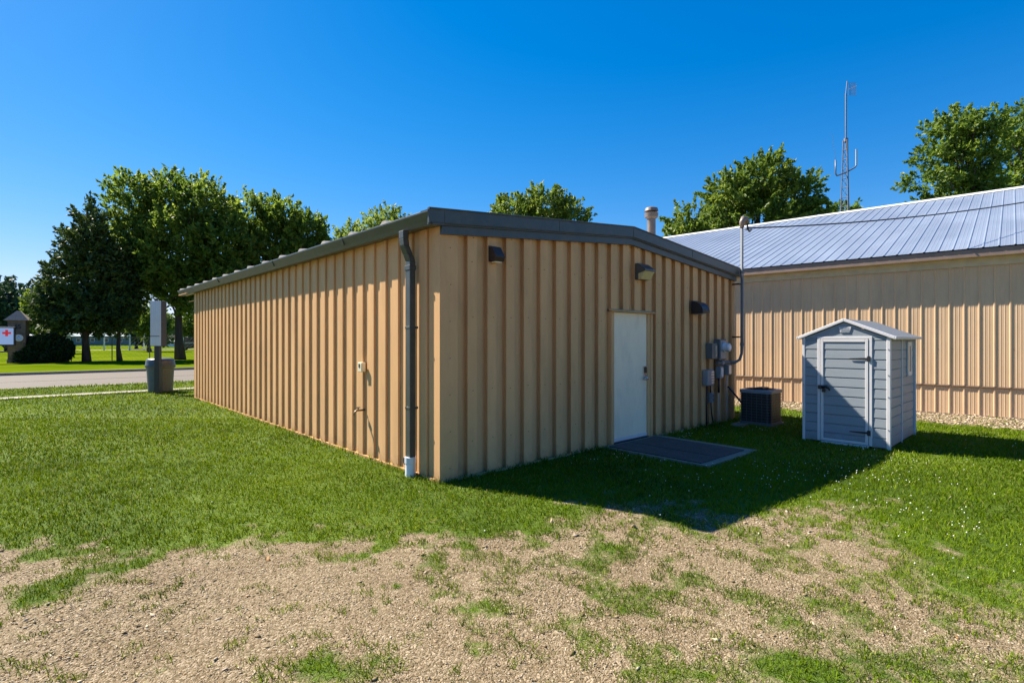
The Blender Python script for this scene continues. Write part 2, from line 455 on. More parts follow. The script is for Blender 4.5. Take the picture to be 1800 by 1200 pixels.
def ground_material():
    m = D.materials.new("gravel and lawn soil"); m.use_nodes = True
    t = m.node_tree; b = t.nodes["Principled BSDF"]
    b.inputs["Roughness"].default_value = 0.9; b.inputs["Specular IOR Level"].default_value = 0.2
    tc = t.nodes.new("ShaderNodeTexCoord")
    def noise(s, d=6):
        n = t.nodes.new("ShaderNodeTexNoise"); n.inputs["Scale"].default_value = s; n.inputs["Detail"].default_value = d
        t.links.new(tc.outputs["Object"], n.inputs["Vector"]); return n
    def ramp(src, stops):
        r = t.nodes.new("ShaderNodeValToRGB"); e = r.color_ramp.elements
        while len(e) < len(stops): e.new(0.5)
        for i, (p, c) in enumerate(stops): e[i].position = p; e[i].color = (*c, 1)
        t.links.new(src, r.inputs[0]); return r
    vo = t.nodes.new("ShaderNodeTexVoronoi"); vo.inputs["Scale"].default_value = 92
    dn = noise(22, 3)
    va = t.nodes.new("ShaderNodeVectorMath"); va.operation = 'MULTIPLY_ADD'; va.inputs[1].default_value = (.06, .06, .06)
    t.links.new(dn.outputs["Color"], va.inputs[0]); t.links.new(tc.outputs["Object"], va.inputs[2])
    t.links.new(va.outputs[0], vo.inputs["Vector"])
    sep = t.nodes.new("ShaderNodeSeparateColor"); t.links.new(vo.outputs["Color"], sep.inputs[0])
    grav = ramp(sep.outputs[0], [(0.0, (0.12, 0.088, 0.044)), (0.4, (0.21, 0.16, 0.09)), (0.7, (0.27, 0.21, 0.13)), (1.0, (0.38, 0.31, 0.21))])
    gl = noise(2.0)
    gtone = ramp(gl.outputs[0], [(0.3, (0.78, 0.75, 0.72)), (0.7, (1.0, 1.0, 1.0))])
    mul = t.nodes.new("ShaderNodeMix"); mul.data_type = 'RGBA'; mul.blend_type = 'MULTIPLY'; mul.inputs[0].default_value = 1
    t.links.new(grav.outputs[0], mul.inputs[6]); t.links.new(gtone.outputs[0], mul.inputs[7])
    g1 = noise(0.6, 8)
    grass = ramp(g1.outputs[0], [(0.3, (0.05, 0.09, 0.006)), (0.5, (0.085, 0.135, 0.009)), (0.7, (0.125, 0.175, 0.018))])
    g2 = noise(30, 4)
    gt2 = ramp(g2.outputs[0], [(0.35, (0.55, 0.6, 0.5)), (0.65, (1.15, 1.15, 1.1))])
    mulg = t.nodes.new("ShaderNodeMix"); mulg.data_type = 'RGBA'; mulg.blend_type = 'MULTIPLY'; mulg.inputs[0].default_value = 1
    t.links.new(grass.outputs[0], mulg.inputs[6]); t.links.new(gt2.outputs[0], mulg.inputs[7])
    at_ = t.nodes.new("ShaderNodeAttribute"); at_.attribute_name = "cover"
    n3 = noise(18, 3)
    add = t.nodes.new("ShaderNodeMath"); add.operation = 'MULTIPLY_ADD'; add.inputs[1].default_value = 0.7
    t.links.new(n3.outputs[0], add.inputs[0]); t.links.new(at_.outputs["Fac"], add.inputs[2])
    mr = t.nodes.new("ShaderNodeMapRange"); mr.inputs[1].default_value = 0.82; mr.inputs[2].default_value = 1.2
    t.links.new(add.outputs[0], mr.inputs[0])
    mx = t.nodes.new("ShaderNodeMix"); mx.data_type = 'RGBA'
    t.links.new(mr.outputs[0], mx.inputs[0]); t.links.new(mul.outputs[2], mx.inputs[6]); t.links.new(mulg.outputs[2], mx.inputs[7])
    t.links.new(mx.outputs[2], b.inputs["Base Color"])
    bp = t.nodes.new("ShaderNodeBump"); bp.inputs["Strength"].default_value = 0.8; bp.inputs["Distance"].default_value = 0.012
    inv = t.nodes.new("ShaderNodeMath"); inv.operation = 'SUBTRACT'; inv.inputs[0].default_value = 1
    t.links.new(vo.outputs["Distance"], inv.inputs[1])
    t.links.new(inv.outputs[0], bp.inputs["Height"]); t.links.new(bp.outputs[0], b.inputs["Normal"])
    return m
M['ground'] = ground_material()

def far_grass_material():
    m = D.materials.new("mown field grass"); m.use_nodes = True
    t = m.node_tree; b = t.nodes["Principled BSDF"]
    b.inputs["Roughness"].default_value = 1.0; b.inputs["Specular IOR Level"].default_value = 0.0
    tc = t.nodes.new("ShaderNodeTexCoord")
    n = t.nodes.new("ShaderNodeTexNoise"); n.inputs["Scale"].default_value = 0.15; n.inputs["Detail"].default_value = 10
    n.inputs["Roughness"].default_value = 0.65
    t.links.new(tc.outputs["Object"], n.inputs["Vector"])
    r = t.nodes.new("ShaderNodeValToRGB"); e = r.color_ramp.elements
    e[0].position = .33; e[0].color = (0.055, 0.100, 0.002, 1); e[1].position = .68; e[1].color = (0.13, 0.165, 0.008, 1)
    t.links.new(n.outputs[0], r.inputs[0]); t.links.new(r.outputs[0], b.inputs["Base Color"])
    return m
M['field'] = far_grass_material()

# ------------------------------------------------------------------ the setting
def sheetA(name, u0, u1, v0, v1, z, m, thick=None):
    b = MB()
    if thick: 
        b.box(u0, u1, v0, v1, z - thick, z)
    else:
        b.face([(u0, v0, z), (u1, v0, z), (u1, v1, z), (u0, v1, z)])
    o = b.build(name, m)
    o.location = (C0[0], C0[1], 0); o.rotation_euler = (0, 0, TH)
    return tag(o, kind='structure')

V_WALK0, V_WALK1 = 15.15, 15.75
V_ROAD0, V_ROAD1 = 19.2, 30.6
def axis(segs):
    out = []
    for a, b_, st in segs:
        n = max(1, int(round((b_ - a) / st))); out += list(np.linspace(a, b_, n, endpoint=False))
    out.append(segs[-1][1]); return np.array(out)
us = axis([(-120, -40, 8), (-40, -9, 1.0), (-9, 10, 0.07), (10, 30, 0.8), (30, 120, 8)])
vs = axis([(-80, -20, 6), (-20, -7, 0.8), (-7, 6, 0.07), (6, V_ROAD0 - 0.15, 0.5)])
uu, vv = np.meshgrid(us, vs)
X = C0[0] + U[0] * uu + Vv[0] * vv; Y = C0[1] + U[1] * uu + Vv[1] * vv
Z = gz(X, Y)
Z = np.where((vv > V_WALK0 - .2) & (vv < V_WALK1 + .2), -0.05, Z)
Z = np.where(vv > V_ROAD0 - 0.8, 0.0, Z)
nr, nc = uu.shape
idx = np.arange(nr * nc).reshape(nr, nc)
Fq = np.stack([idx[:-1, :-1], idx[:-1, 1:], idx[1:, 1:], idx[1:, :-1]], -1).reshape(-1, 4)
g = np_mesh("lawn_and_gravel_ground", np.stack([X, Y, Z], -1).reshape(-1, 3), Fq, M['ground'], attr={"cover": cover(X, Y).ravel()}, smooth=True)
tag(g, kind='structure')
sheetA("terrain", -1500, 1500, -400, 2200, -0.16, M['field'])
sheetA("road", -400, 400, V_ROAD0, V_ROAD1, -0.12, M['road'])
sheetA("sidewalk", -120, 120, V_WALK0, V_WALK1, 0.0, M['kerb'], 0.08)
sheetA("kerb_near", -120, 120, V_ROAD0 - 0.15, V_ROAD0, 0.012, M['kerb'], 0.2)
sheetA("kerb_far", -400, 400, V_ROAD1, V_ROAD1 + 0.15, 0.012, M['kerb'], 0.2)
sheetA("far_verge", -400, 400, V_ROAD1 + 0.15, 400, 0.0, M['field'])
jb = MB()
for k in range(-12, 13):
    jb.box(k * 6 + 1.4, k * 6 + 1.43, V_ROAD0 + .01, V_ROAD1 - .01, -0.118, -0.114)
jb.box(-120, 120, 24.9, 24.93, -0.118, -0.114)
jo = jb.build("road_joints", M['seam']); jo.location = (C0[0], C0[1], 0); jo.rotation_euler = (0, 0, TH); tag(jo, kind='structure')
po = MB(); po.box(-200, 60, 98, 101.5, 0.0, 0.02)
po = po.build("far_path", M['kerb']); po.location = (C0[0], C0[1], 0); po.rotation_euler = (0, 0, TH); tag(po, kind='structure')

# ------------------------------------------------------------------ ribbed sheet walls
def rib_profile(s0, s1, first, pitch, top, slope, depth, minor=False, crease=0, tilt=0):
    """points (s, offset); offset 0 = outer face of the rib, depth = recess"""
    pts = [(s0, depth)]
    k = math.floor((s0 - first) / pitch) - 1
    while True:
        a = first + k * pitch; k += 1
        if a > s1: break
        q = [(a - slope, depth), (a, 0), (a + top, 0), (a + top + slope, depth)]
        if crease and tilt: q = [(a - .014, depth + tilt), (a - .012, depth + tilt + crease), (a + .022, depth + tilt + crease), (a + .022, .030), (a, .018), (a, .010), (a + top - .01, 0), (a + top, .004), (a + top + .012, depth - .02)]
        elif crease: q = [(a - .020, depth), (a - .018, depth + crease), (a - .006, depth + crease), (a - .005, .004), (a, 0), (a + top, 0), (a + top + slope, depth)]
        if minor:
            w_ = pitch - top - slope * 2
            for fr in (0.36, 0.68):
                c = a + top + slope + w_ * fr
                q += [(c - .008, depth), (c - .004, depth - .003), (c + .004, depth - .003), (c + .008, depth)]
        for p in q:
            if s0 < p[0] < s1 and p[0] > pts[-1][0] - .03: pts.append(p)
    pts.append((s1, pts[-1][1]))
    return pts
def cut_profile(pts, cuts):
    out = []
    for (a, oa), (b, ob) in zip(pts[:-1], pts[1:]):
        out.append((a, oa))
        for c in sorted(cuts):
            if a < c < b: out.append((c, oa + (ob - oa) * (c - a) / (b - a)))
    out.append(pts[-1]); return out

# ------------------------------------------------------------------ building A
LA, WA = 11.94, 7.21
RIDGE = WA / 2
SL = 0.0866
def roofA(u): return 3.03 + SL * (RIDGE + 0.2 - abs(u - RIDGE))
A_root = thing("steel_building", "tan ribbed steel building with a dark grey low gable roof and a white door", "building", A(0, 0), TH)

DOOR0, DOOR1, DOORT = 3.13, 4.27, 2.085
pts = cut_profile(rib_profile(0.25, WA, 0.402, 0.305, 0.140, 0.007, 0.040, crease=.015, tilt=.030), [DOOR0, DOOR1, RIDGE])
b = MB()
def gtop(u): return roofA(u) - 0.15
for (a, oa), (c, oc) in zip(pts[:-1], pts[1:]):
    mid = (a + c) / 2
    z0 = DOORT if DOOR0 <= mid <= DOOR1 else 0.0
    b.face([(a, oa, z0), (c, oc, z0), (c, oc, gtop(c)), (a, oa, gtop(a))])
b.box(0, 0.25, 0.0, 0.012, 0, gtop(0.12))        # corner trim leg
for (x0, x1) in ((WA - 0.055, WA + 0.0),): b.box(x0, x1, -0.004, 0.03, 0, gtop(WA - .05))
b.face([(0.25, .012, 0), (0.25, .058, 0), (0.25, .058, gtop(.25)), (0.25, .012, gtop(.25))])
# screws
def screws(mb, s, off, z, mi=1, r=0.0055, ax='y'):
    if ax == 'y': mb.lathe([(r, 0), (r, .004)], 6, (0, 0), mi)
    n = 12
    for i in range(1, 13):
        x, y, zz = mb.v[-i]
        mb.v[-i] = (s + x, off - zz, z + y)
for i in range(23):
    u = 0.402 + 0.305 * i + 0.07
    for z in (0.42, 1.02, 1.9, 2.55, gtop(u) - .1):
        if DOOR0 - .03 < u < DOOR1 + .03 and z < DOORT: continue
        if u < WA - .1 and random.random() < .9: screws(b, u + random.uniform(-.015, .015), 0.0, z + random.uniform(-.012, .012))
for z in np.arange(0.15, 2.9, 0.42):
    screws(b, 0.14 + random.uniform(-.01, .01), 0.0, z)
b.build("gable_wall", [M['siding'], M['rust']], A_root, fix=False)

# eave wall (left in the photo), rear walls
b = MB()
pts = rib_profile(0.16, LA - .06, 0.279, 0.318, 0.15, 0.008, 0.029, crease=.012)
for (a, oa), (c, oc) in zip(pts[:-1], pts[1:]):
    b.face([(oc, c, 0.0), (oa, a, 0.0), (oa, a, 2.93), (oc, c, 2.93)])
b.box(0.0, 0.012, 0.012, 0.085, 0, 2.90); b.box(0.010, 0.02, 0.085, 0.155, 0, 2.90)
b.box(-.003, 0.03, LA - .07, LA, 0, 2.9)
b.face([(0.012, 0.085, 0), (0.034, 0.085, 0), (0.034, 0.085, 2.9), (0.012, 0.085, 2.9)])
for (zz) in (1.5, 0.9):
    for i in range(0, 36, 3):
        v_ = 0.279 + 0.318 * i + .07
b.build("eave_wall", [M['siding'], M['rust']], A_root, fix=False)
b = MB()
pts = rib_profile(0.0, LA, 0.279, 0.318, 0.15, 0.008, 0.029, crease=.012)
for (a, oa), (c, oc) in zip(pts[:-1], pts[1:]):
    b.face([(WA - oa, a, 0.0), (WA - oc, c, 0.0), (WA - oc, c, 2.93), (WA - oa, a, 2.93)])
b.build("rear_eave_wall", M['siding'], A_root, fix=False)
b = MB()
pts = cut_profile(rib_profile(0.0, WA, 0.2, 0.305, 0.140, 0.007, 0.040, crease=.015, tilt=.030), [RIDGE])
for (a, oa), (c, oc) in zip(pts[:-1], pts[1:]):
    b.face([(c, LA - oc, 0), (a, LA - oa, 0), (a, LA - oa, gtop(a)), (c, LA - oc, gtop(c))])
b.build("rear_gable_wall", M['siding'], A_root, fix=False)
b = MB()
b.box(-.012, .03, .10, LA, -.02, .035); b.box(.26, DOOR0, -.012, .03, -.02, .022); b.box(DOOR1, WA, -.012, .03, -.02, .022)
b.build("base_flashing", M['siding'], A_root)

# roof sheets with tall seams, ridge along v
b = MB()
V0, V1 = -0.075, LA + 1.05
E = 0.20
for sgn in (0, 1):
    ue = -E if sgn == 0 else WA + E
    ze = roofA(-E) if sgn == 0 else roofA(WA + E)
    b.hexa([(min(ue, RIDGE), V0, (ze if sgn == 0 else roofA(RIDGE)) - .03), (max(ue, RIDGE), V0, (roofA(RIDGE) if sgn == 0 else ze) - .03),
            (max(ue, RIDGE), V1, (roofA(RIDGE) if sgn == 0 else ze) - .03), (min(ue, RIDGE), V1, (ze if sgn == 0 else roofA(RIDGE)) - .03)],
           [(min(ue, RIDGE), V0, (ze if sgn == 0 else roofA(RIDGE))), (max(ue, RIDGE), V0, (roofA(RIDGE) if sgn == 0 else ze)),
            (max(ue, RIDGE), V1, (roofA(RIDGE) if sgn == 0 else ze)), (min(ue, RIDGE), V1, (ze if sgn == 0 else roofA(RIDGE)))])
    for k in range(14):
        vc = 0.9 + k * 0.485 * 2 * 0.93
        if vc > V1 - .1: break
        for (uA, uB) in (((-E - .01), RIDGE), (RIDGE, WA + E + .01)):
            if (sgn == 0) != (uB == RIDGE): continue
            zA, zB = roofA(max(uA, -E)) + .001, roofA(min(uB, WA + E)) + .001
            b.hexa([(uA, vc - .09, zA), (uB, vc - .09, zB), (uB, vc + .09, zB), (uA, vc + .09, zA)],
                   [(uA, vc - .03, zA + .042), (uB, vc - .03, zB + .042), (uB, vc + .03, zB + .042), (uA, vc + .03, zA + .042)])
roof = b.build("roof", M['roof_pale'], A_root)
b = MB()
for side in (0, 1):
    # gutter profile (across u): outer lip
    s_ = -1 if side == 0 else 1
    base = 0 if side == 0 else WA
    P = [(base + s_ * 0.005, 2.90), (base + s_ * 0.15, 2.885), (base + s_ * 0.17, 2.93), (base + s_ * 0.215, 3.015), (base + s_ * 0.215, 3.035), (base + s_ * 0.005, 3.0)]
    b.prism(P, 'y', V0 - 0.005, V1)
b.build("gutter", M['trim'], A_root, bevel=0.004)
for v in (2.05, 4.9, 8.6):
    b = MB(); b.prism([(-.19, 2.93), (-.2195, 3.012), (-.2195, 3.038), (-.12, 3.034), (-.12, 2.96)], 'y', v, v + .07); b.build("gutter_strap", M['trim'], A_root)
b = MB(); b.prism([(.004, 2.895), (-.152, 2.88), (-.173, 2.93), (-.219, 3.013), (-.219, 3.039), (.004, 3.004)], 'y', V0 - .012, V0 + .13); b.build("gutter_end_cap", M['trim'], A_root)
b = MB()
for sgn in (0, 1):
    u0, u1 = (-0.2, RIDGE) if sgn == 0 else (RIDGE, WA + 0.2)
    for (lo, hi, v0, v1) in ((-0.135, 0.032, -0.085, -0.055), (-0.150, -0.130, -0.072, -0.05), (-0.245, -0.145, -0.045, -0.004)):
        zz = lambda u, o: roofA(u) + o
        uu0 = u0 if lo > -0.2 else max(u0, 0.0); uu1 = u1 if lo > -.2 else min(u1, WA)
        b.hexa([(uu0, v0, zz(uu0, lo)), (uu1, v0, zz(uu1, lo)), (uu1, v1, zz(uu1, lo)), (uu0, v1, zz(uu0, lo))],
               [(uu0, v0, zz(uu0, hi)), (uu1, v0, zz(uu1, hi)), (uu1, v1, zz(uu1, hi)), (uu0, v1, zz(uu0, hi))])
    # rolled top edge
    b.tube([(u0, -0.088, roofA(u0) + .026), (u1, -0.088, roofA(u1) + .026)], 0.011, 8)
    b.tube([(u0, -0.087, roofA(u0) - .13), (u1, -0.087, roofA(u1) - .13)], 0.006, 6)
for u in (0.02, 1.9, RIDGE, 5.4):
    z_ = roofA(u)
    b.box(u - .012, u + .012, -.0885, -.06, z_ - .137, z_ + .034)
b.build("rake_trim", M['trim'], A_root)
b = MB()
b.box(-.19, 0.03, LA + .0, V1, 2.90, 2.915)
b.tube([(0.05, LA, 2.72), (0.02, LA + .7, 2.72)], .015, 6)
b.build("soffit", M['siding'], A_root)
# downspout
b = MB()
def ds(cx, cy, z, w=.052, d=.038): return [(cx - d, cy - w, z), (cx + d, cy - w, z), (cx + d, cy + w, z), (cx - d, cy + w, z)]
vd = 0.50
path = [(-.165, 2.895), (-.165, 2.80), (-.155, 2.72), (-.105, 2.62), (-.075, 2.55), (-.075, 2.46), (-.075, 0.22)]
for (x0, z0), (x1, z1) in zip(path[:-1], path[1:]):
    b.hexa(ds(x1, vd, z1), ds(x0, vd, z0))
b.box(-.120, -.030, vd - .059, vd + .059, 2.44, 2.50)
for z in (1.75, 0.8): b.box(-.118, .0, vd - .056, vd + .056, z, z + .03)
b.build("downspout", M['trim'], A_root, bevel=.006)
b = MB()
b.lathe([(.062, 0.0), (.062, .16), (.068, .165), (.068, .235), (.06, .237)], 20, (-.075, vd))
b.build("drain_pipe", M['pvc'], A_root, smooth=False)
b = MB(); b.tube([(-.05, vd + .10, .17), (-.09, vd + .10, .17)], .05, 16); b.build("drain_cap", M['brown_dk'], A_root, bevel=.005)

# door
b = MB()
b.box(DOOR0, DOOR0 + .065, -.012, .09, 0.0, DOORT - .03); b.box(4.115, DOOR1, 0.005, .09, 0.0, DOORT - .03)
b.box(DOOR0 + .065, 4.115, .0, .09, 2.05, DOORT - .03)
b.box(4.19, 4.21, -.006, .01, 0, 2.05)
b.build("door_frame", M['siding'], A_root, bevel=.003)
b = MB(); b.hexa([(DOOR0 - .02, -.06, DOORT - .035), (DOOR1 + .02, -.06, DOORT - .035), (DOOR1 + .02, .02, DOORT - .02), (DOOR0 - .02, .02, DOORT - .02)],
                 [(DOOR0 - .02, -.06, DOORT - .025), (DOOR1 + .02, -.06, DOORT - .025), (DOOR1 + .02, .02, DOORT + .012), (DOOR0 - .02, .02, DOORT + .012)])
b.build("drip_cap", M['siding'], A_root)
b = MB(); b.box(DOOR0 + .069, 4.111, .022, .066, .055, 2.046)
door = b.build("door", M['door'], A_root, bevel=.003)
b = MB(); b.box(DOOR0 + .072, 4.108, .014, .021, .05, .10); b.build("kick_sweep", M['shed_white'], door)
b = MB(); b.box(DOOR0 + .067, 4.113, -.02, .08, .0, .045); b.build("threshold", M['black'], A_root)
b = MB()
b.box(4.005, 4.075, .004, .021, 0.96, 1.19); b.box(4.02, 4.06, -.018, .004, 1.08, 1.175, 1)
b.tube([(4.04, .004, 1.0), (4.04, -.055, 1.0)], .03, 14); b.tube([(4.04, -.05, 1.0), (3.93, -.055, 0.985)], .012, 8)
b.build("handle", [M['chrome'], M['black']], door, bevel=.002)
for z in (.2, 1.0, 1.75):
    b = MB(); b.tube([(DOOR0 + .075, .018, z), (DOOR0 + .075, .018, z + .1)], .009, 8); b.build("hinge", M['chrome'], door)

# brown vent hood and black vent hood
def hood(u, z, w_, h_, d_, m, lab, dm):
    t = thing("vent_hood", lab, "vent", A(u, 0, z), TH, "vent hoods on the gable wall")
    b = MB()
    if dm == 0:   # square flap hood
        b.prism([(0, 0), (-d_ * .75, -.01), (-d_, h_ * .25), (-d_ * .35, h_), (0, h_)], 'x', -w_ / 2, w_ / 2)
    else:         # rounded hood
        P = [(0, 0)] + [(-d_ * math.cos(a), h_ * .15 + h_ * .85 * math.sin(a)) for a in np.linspace(0, PI / 2, 8)] 
        P[0] = (0, 0); P.insert(1, (-d_, 0))
        b.prism(P, 'x', -w_ / 2, w_ / 2)
    b.build("hood", m, t, bevel=.005)
    b = MB(); b.box(-w_ / 2 - .012, w_ / 2 + .012, -.008, .0, -.012, h_ + .012); b.build("flange", m, t)
    b = MB(); b.box(-w_ * .36, w_ * .36, -d_ * .66, -.02, -.022, -.012); b.build("flap", M['door'] if dm == 0 else M['grey_box'], t)
hood(0.80, 2.58, .15, .17, .13, M['brown_dk'], "small square brown vent hood high on the gable wall near the corner", 0)
hood(5.64, 2.10, .26, .22, .22, M['black'], "rounded black vent hood on the gable wall right of the door", 1)

t = thing("wall_lamp", "bronze wall pack lamp with yellowed lens above the white door", "lamp", A(3.90, 0, 2.58), TH)
b = MB(); b.prism([(0, .0), (-.05, .0), (-.05, .10), (-.19, .13), (-.19, .16), (-.05, .26), (0, .26)], 'x', -.15, .15); b.build("housing", M['bronze'], t, bevel=.006)
b = MB(); b.prism([(-.055, .005), (-.10, .005), (-.18, .127), (-.055, .098)], 'x', -.138, .138); b.build("lens", M['lens'], t, bevel=.003)

# ---- electrical gear on the gable wall
G_EL = "electrical boxes by the building's right corner"
def ebox(name, lab, cat, u, z0, z1, w_, d_, m, off=0.0, bev=.008):
    t = thing(name, lab, cat, A(u, 0, z0), TH, G_EL)
    b = MB(); b.box(-w_ / 2, w_ / 2, -d_ - off, -off + .0, 0, z1 - z0); b.build("housing", m, t, bevel=bev)
    return t
t = ebox("electrical_box", "dark grey square box with a weathered tag on its side, left of the meter", "electrical box", 6.13, 1.26, 1.555, .20, .13, M['grey_dk'])
b = MB(); b.box(.02, .085, -.136, -.132, .04, .25); b.build("tag_plate", M['label'], t)
t = ebox("electric_meter", "tall grey electric meter with a white glass dome", "meter", 6.47, 1.235, 1.63, .27, .12, M['grey_dk'])
b = MB(); b.box(-.12, .12, -.137, -.122, .02, .37); b.build("cover", M['grey_box'], t, bevel=.005)
b = MB()
b.tube([(0.0, -.137, .24), (0.0, -.175, .24)], .092, 24); b.tube([(0, -.175, .24), (0, -.25, .24), (0, -.262, .24)], [.082, .078, .06], 24)
b.build("glass_dome", M['glass_w'], t, smooth=False, bevel=.004)
b = MB(); b.box(-.04, .04, -.2655, -.262, .21, .28); b.build("dial", M['white'], t)
t = thing("junction_fitting", "grey round conduit fitting directly below the electric meter", "fitting", A(6.5, 0, 1.14), TH)
b = MB(); b.tube([(-.15, -.06, .035), (.34, -.06, .035)], .038, 12); b.build("hub", M['conduit'], t)
b = MB(); b.tube([(-.02, -.06, .035), (.06, -.06, .035)], .055, 14); b.build("collar", M['grey_box'], t)
t = ebox("disconnect_box", "small grey disconnect box hanging left below the meter", "electrical box", 6.47, .88, 1.11, .13, .10, M['grey_box'])
b = MB(); b.box(-.04, .04, -.112, -.101, .03, .2); b.build("cover", M['glass_w'], t)
t = ebox("breaker_box", "small grey breaker box to the right below the meter, nearest the corner", "electrical box", 6.80, .93, 1.13, .12, .10, M['grey_box'])
b = MB(); b.box(-.05, .05, -.108, -.101, .02, .18); b.build("cover", M['alu'], t)
t = ebox("telecom_box", "grey telecom box with pale slats beside the door's right wall panels", "electrical box", 6.02, .76, 1.06, .25, .11, M['grey_box'], bev=.02)
b = MB()
for i in range(5): b.box(.01, .115, -.118, -.1105, .04 + i * .05, .07 + i * .05)
b.build("slat_panel", M['alu'], t)
t = ebox("outlet_cover", "small upright grey cover on the conduit below the telecom box", "outlet", 6.17, .43, .62, .085, .08, M['grey_box'])
b = MB(); b.box(-.03, .03, -.088, -.081, .03, .09); b.box(-.03, .03, -.088, -.081, .11, .16); b.build("lid", M['conduit'], t)
def pipe(name, lab, cat, pts, r, m, g_=None):
    b = MB(); b.tube([(p[0], p[1], p[2]) for p in pts], r, 8)
    o = b.build(name, m, smooth=True); o.location = (C0[0], C0[1], 0); o.rotation_euler = (0, 0, TH)
    return tag(o, lab, cat, g_)
GP = "conduits running down the gable wall"
pipe("conduit", "pale straight conduit from the disconnect box down to the grass", "conduit", [(6.46, -.03, 0), (6.46, -.03, .6)], .012, M['conduit_w'], GP)
pipe("conduit", "black neck of the conduit just under the disconnect box", "conduit", [(6.46, -.04, .6), (6.46, -.04, .88)], .022, M['black'], GP)
pipe("conduit", "grey curved conduit from the breaker box down to the grass", "conduit", [(6.80, -.03, 0), (6.80, -.03, .5), (6.78, -.03, .72), (6.80, -.05, .93)], .016, M['conduit_w'], GP)
pipe("conduit", "thin black cable from the telecom box down to the grass", "cable", [(6.02, -.025, .0), (6.025, -.02, .4), (6.02, -.03, .76)], .014, M['black'], GP)
pipe("conduit", "dark cable joining telecom box, outlet cover and grass", "cable", [(6.30, -.02, .0), (6.22, -.02, .22), (6.17, -.03, .43)], .013, M['brown_dk'], GP)
pipe("conduit", "short dark conduit between telecom box and outlet cover", "conduit", [(6.14, -.04, .62), (6.14, -.04, .76)], .015, M['black'], GP)
pipe("whip_cable", "black flexible whip from the wall to the air conditioner", "cable", [(6.80, -.06, .70), (6.80, -.10, .66), (6.79, -.18, .58), (6.77, -.28, .48), (6.76, -.36, .40)], .018, M['black'])
# mast
t = thing("service_mast", "galvanised electric service mast rising past the roof corner", "mast", A(7.24, -.14, 0), TH)
b = MB()
b.tube([(-.36, .08, 1.17), (-.20, .06, 1.16), (-.08, .01, 1.22), (-.02, 0, 1.34), (0, 0, 1.5), (0, 0, 3.92)], .027, 14)
b.build("pipe", M['conduit'], t, smooth=True)
for z in (1.5, 2.95):
    b = MB(); b.tube([(0, 0, z), (0, 0, z + .06)], .04, 12); b.build("coupling", M['conduit'], t)
b = MB()
b.tube([(0, 0, 3.88), (0, 0, 3.99), (.03, -.02, 4.06), (.09, -.03, 4.06), (.14, -.04, 3.99)], [.04, .055, .062, .058, .05], 12)
b.build("weatherhead", M['stack'], t, smooth=True)
for i, (dx, dy) in enumerate(((.25, -.05), (.30, .0), (.22, .05))):
    b = MB(); b.tube([(.13, -.04, 4.0), (.18, -.04 + dy * .3, 3.86), (dx, dy, 3.82 + .03 * i), (dx + .1, dy, 3.9)], .010, 6); b.build("lead_wire", M['cable'], t, smooth=True)
for z in (2.72, 1.66):
    b = MB(); b.box(-.14, .0, .0, .02, z, z + .03); b.box(-.14, -.12, .0, .14, z, z + .03); b.build("bracket", M['black'], t)
b = MB()
cpts = []
for i in range(25):
    s = i / 24
    cpts.append((4.74 + 17.26 * s, 10.72 + 3.3 * s, 3.86 + 1.2 * s + 2.45 * s * s))
b.tube(cpts, .014, 6)
tag(b.build("power_cable", M['cable'], smooth=True), "black overhead service cable running right from the mast over the silver roof", "cable")

# flue on roof
t = thing("flue_pipe", "weathered round flue pipe with a cap behind the dark roof edge", "flue", A(5.75, 1.0, 0), TH)
b = MB(); b.lathe([(.082, 3.10), (.082, 4.02)], 20); b.build("pipe", M['stack'], t)
b = MB(); b.lathe([(.085, 4.02), (.125, 4.05), (.135, 4.13), (.085, 4.14)], 24); b.lathe([(.05, 4.141), (.05, 4.17), (.135, 4.171), (.12, 4.23), (.04, 4.26)], 24); b.build("cap", M['stack'], t)

# things on the eave wall
t = thing("outlet_box", "small cream outlet cover on the sunlit wall above the hose tap", "outlet", A(0, 1.83, 1.18), TH)
b = MB(); b.box(-.065, 0, -.055, .055, 0, .13); b.build("cover", M['cream'], t, bevel=.008)
b = MB(); b.box(-.07, -.0655, -.012, .022, .06, .11); b.build("mark", M['brown_dk'], t)
t = thing("hose_tap", "brass hose tap sticking out of the sunlit wall below the cream cover", "tap", A(0, 1.86, .65), TH)
b = MB(); b.tube([(.03, 0, 0), (-.09, 0, 0), (-.12, 0, -.02), (-.13, 0, -.06)], .014, 10); b.build("spout", M['brass'], t, smooth=True)
b = MB(); b.tube([(-.07, 0, 0), (-.07, 0, .035)], .008, 8); b.tube([(-.07, 0, .035), (-.07, 0, .045)], .03, 12); b.build("handle", M['brown_dk'], t)

# door pad
t = thing("door_pad", "low concrete pad with two black rubber mats in front of the white door", "pad", A(2.93, -1.66, 0), TH)
b = MB(); b.box(0, 1.46, 0, 1.645, -.05, .03); b.build("slab", M['concrete'], t, bevel=.01)
for x0, x1 in ((.03, .515), (.535, 1.26)):
    b = MB()
    b.box(x0, x1, .10, 1.56, .032, .045)
    b.build("mat", M['mat'], t, bevel=.003)

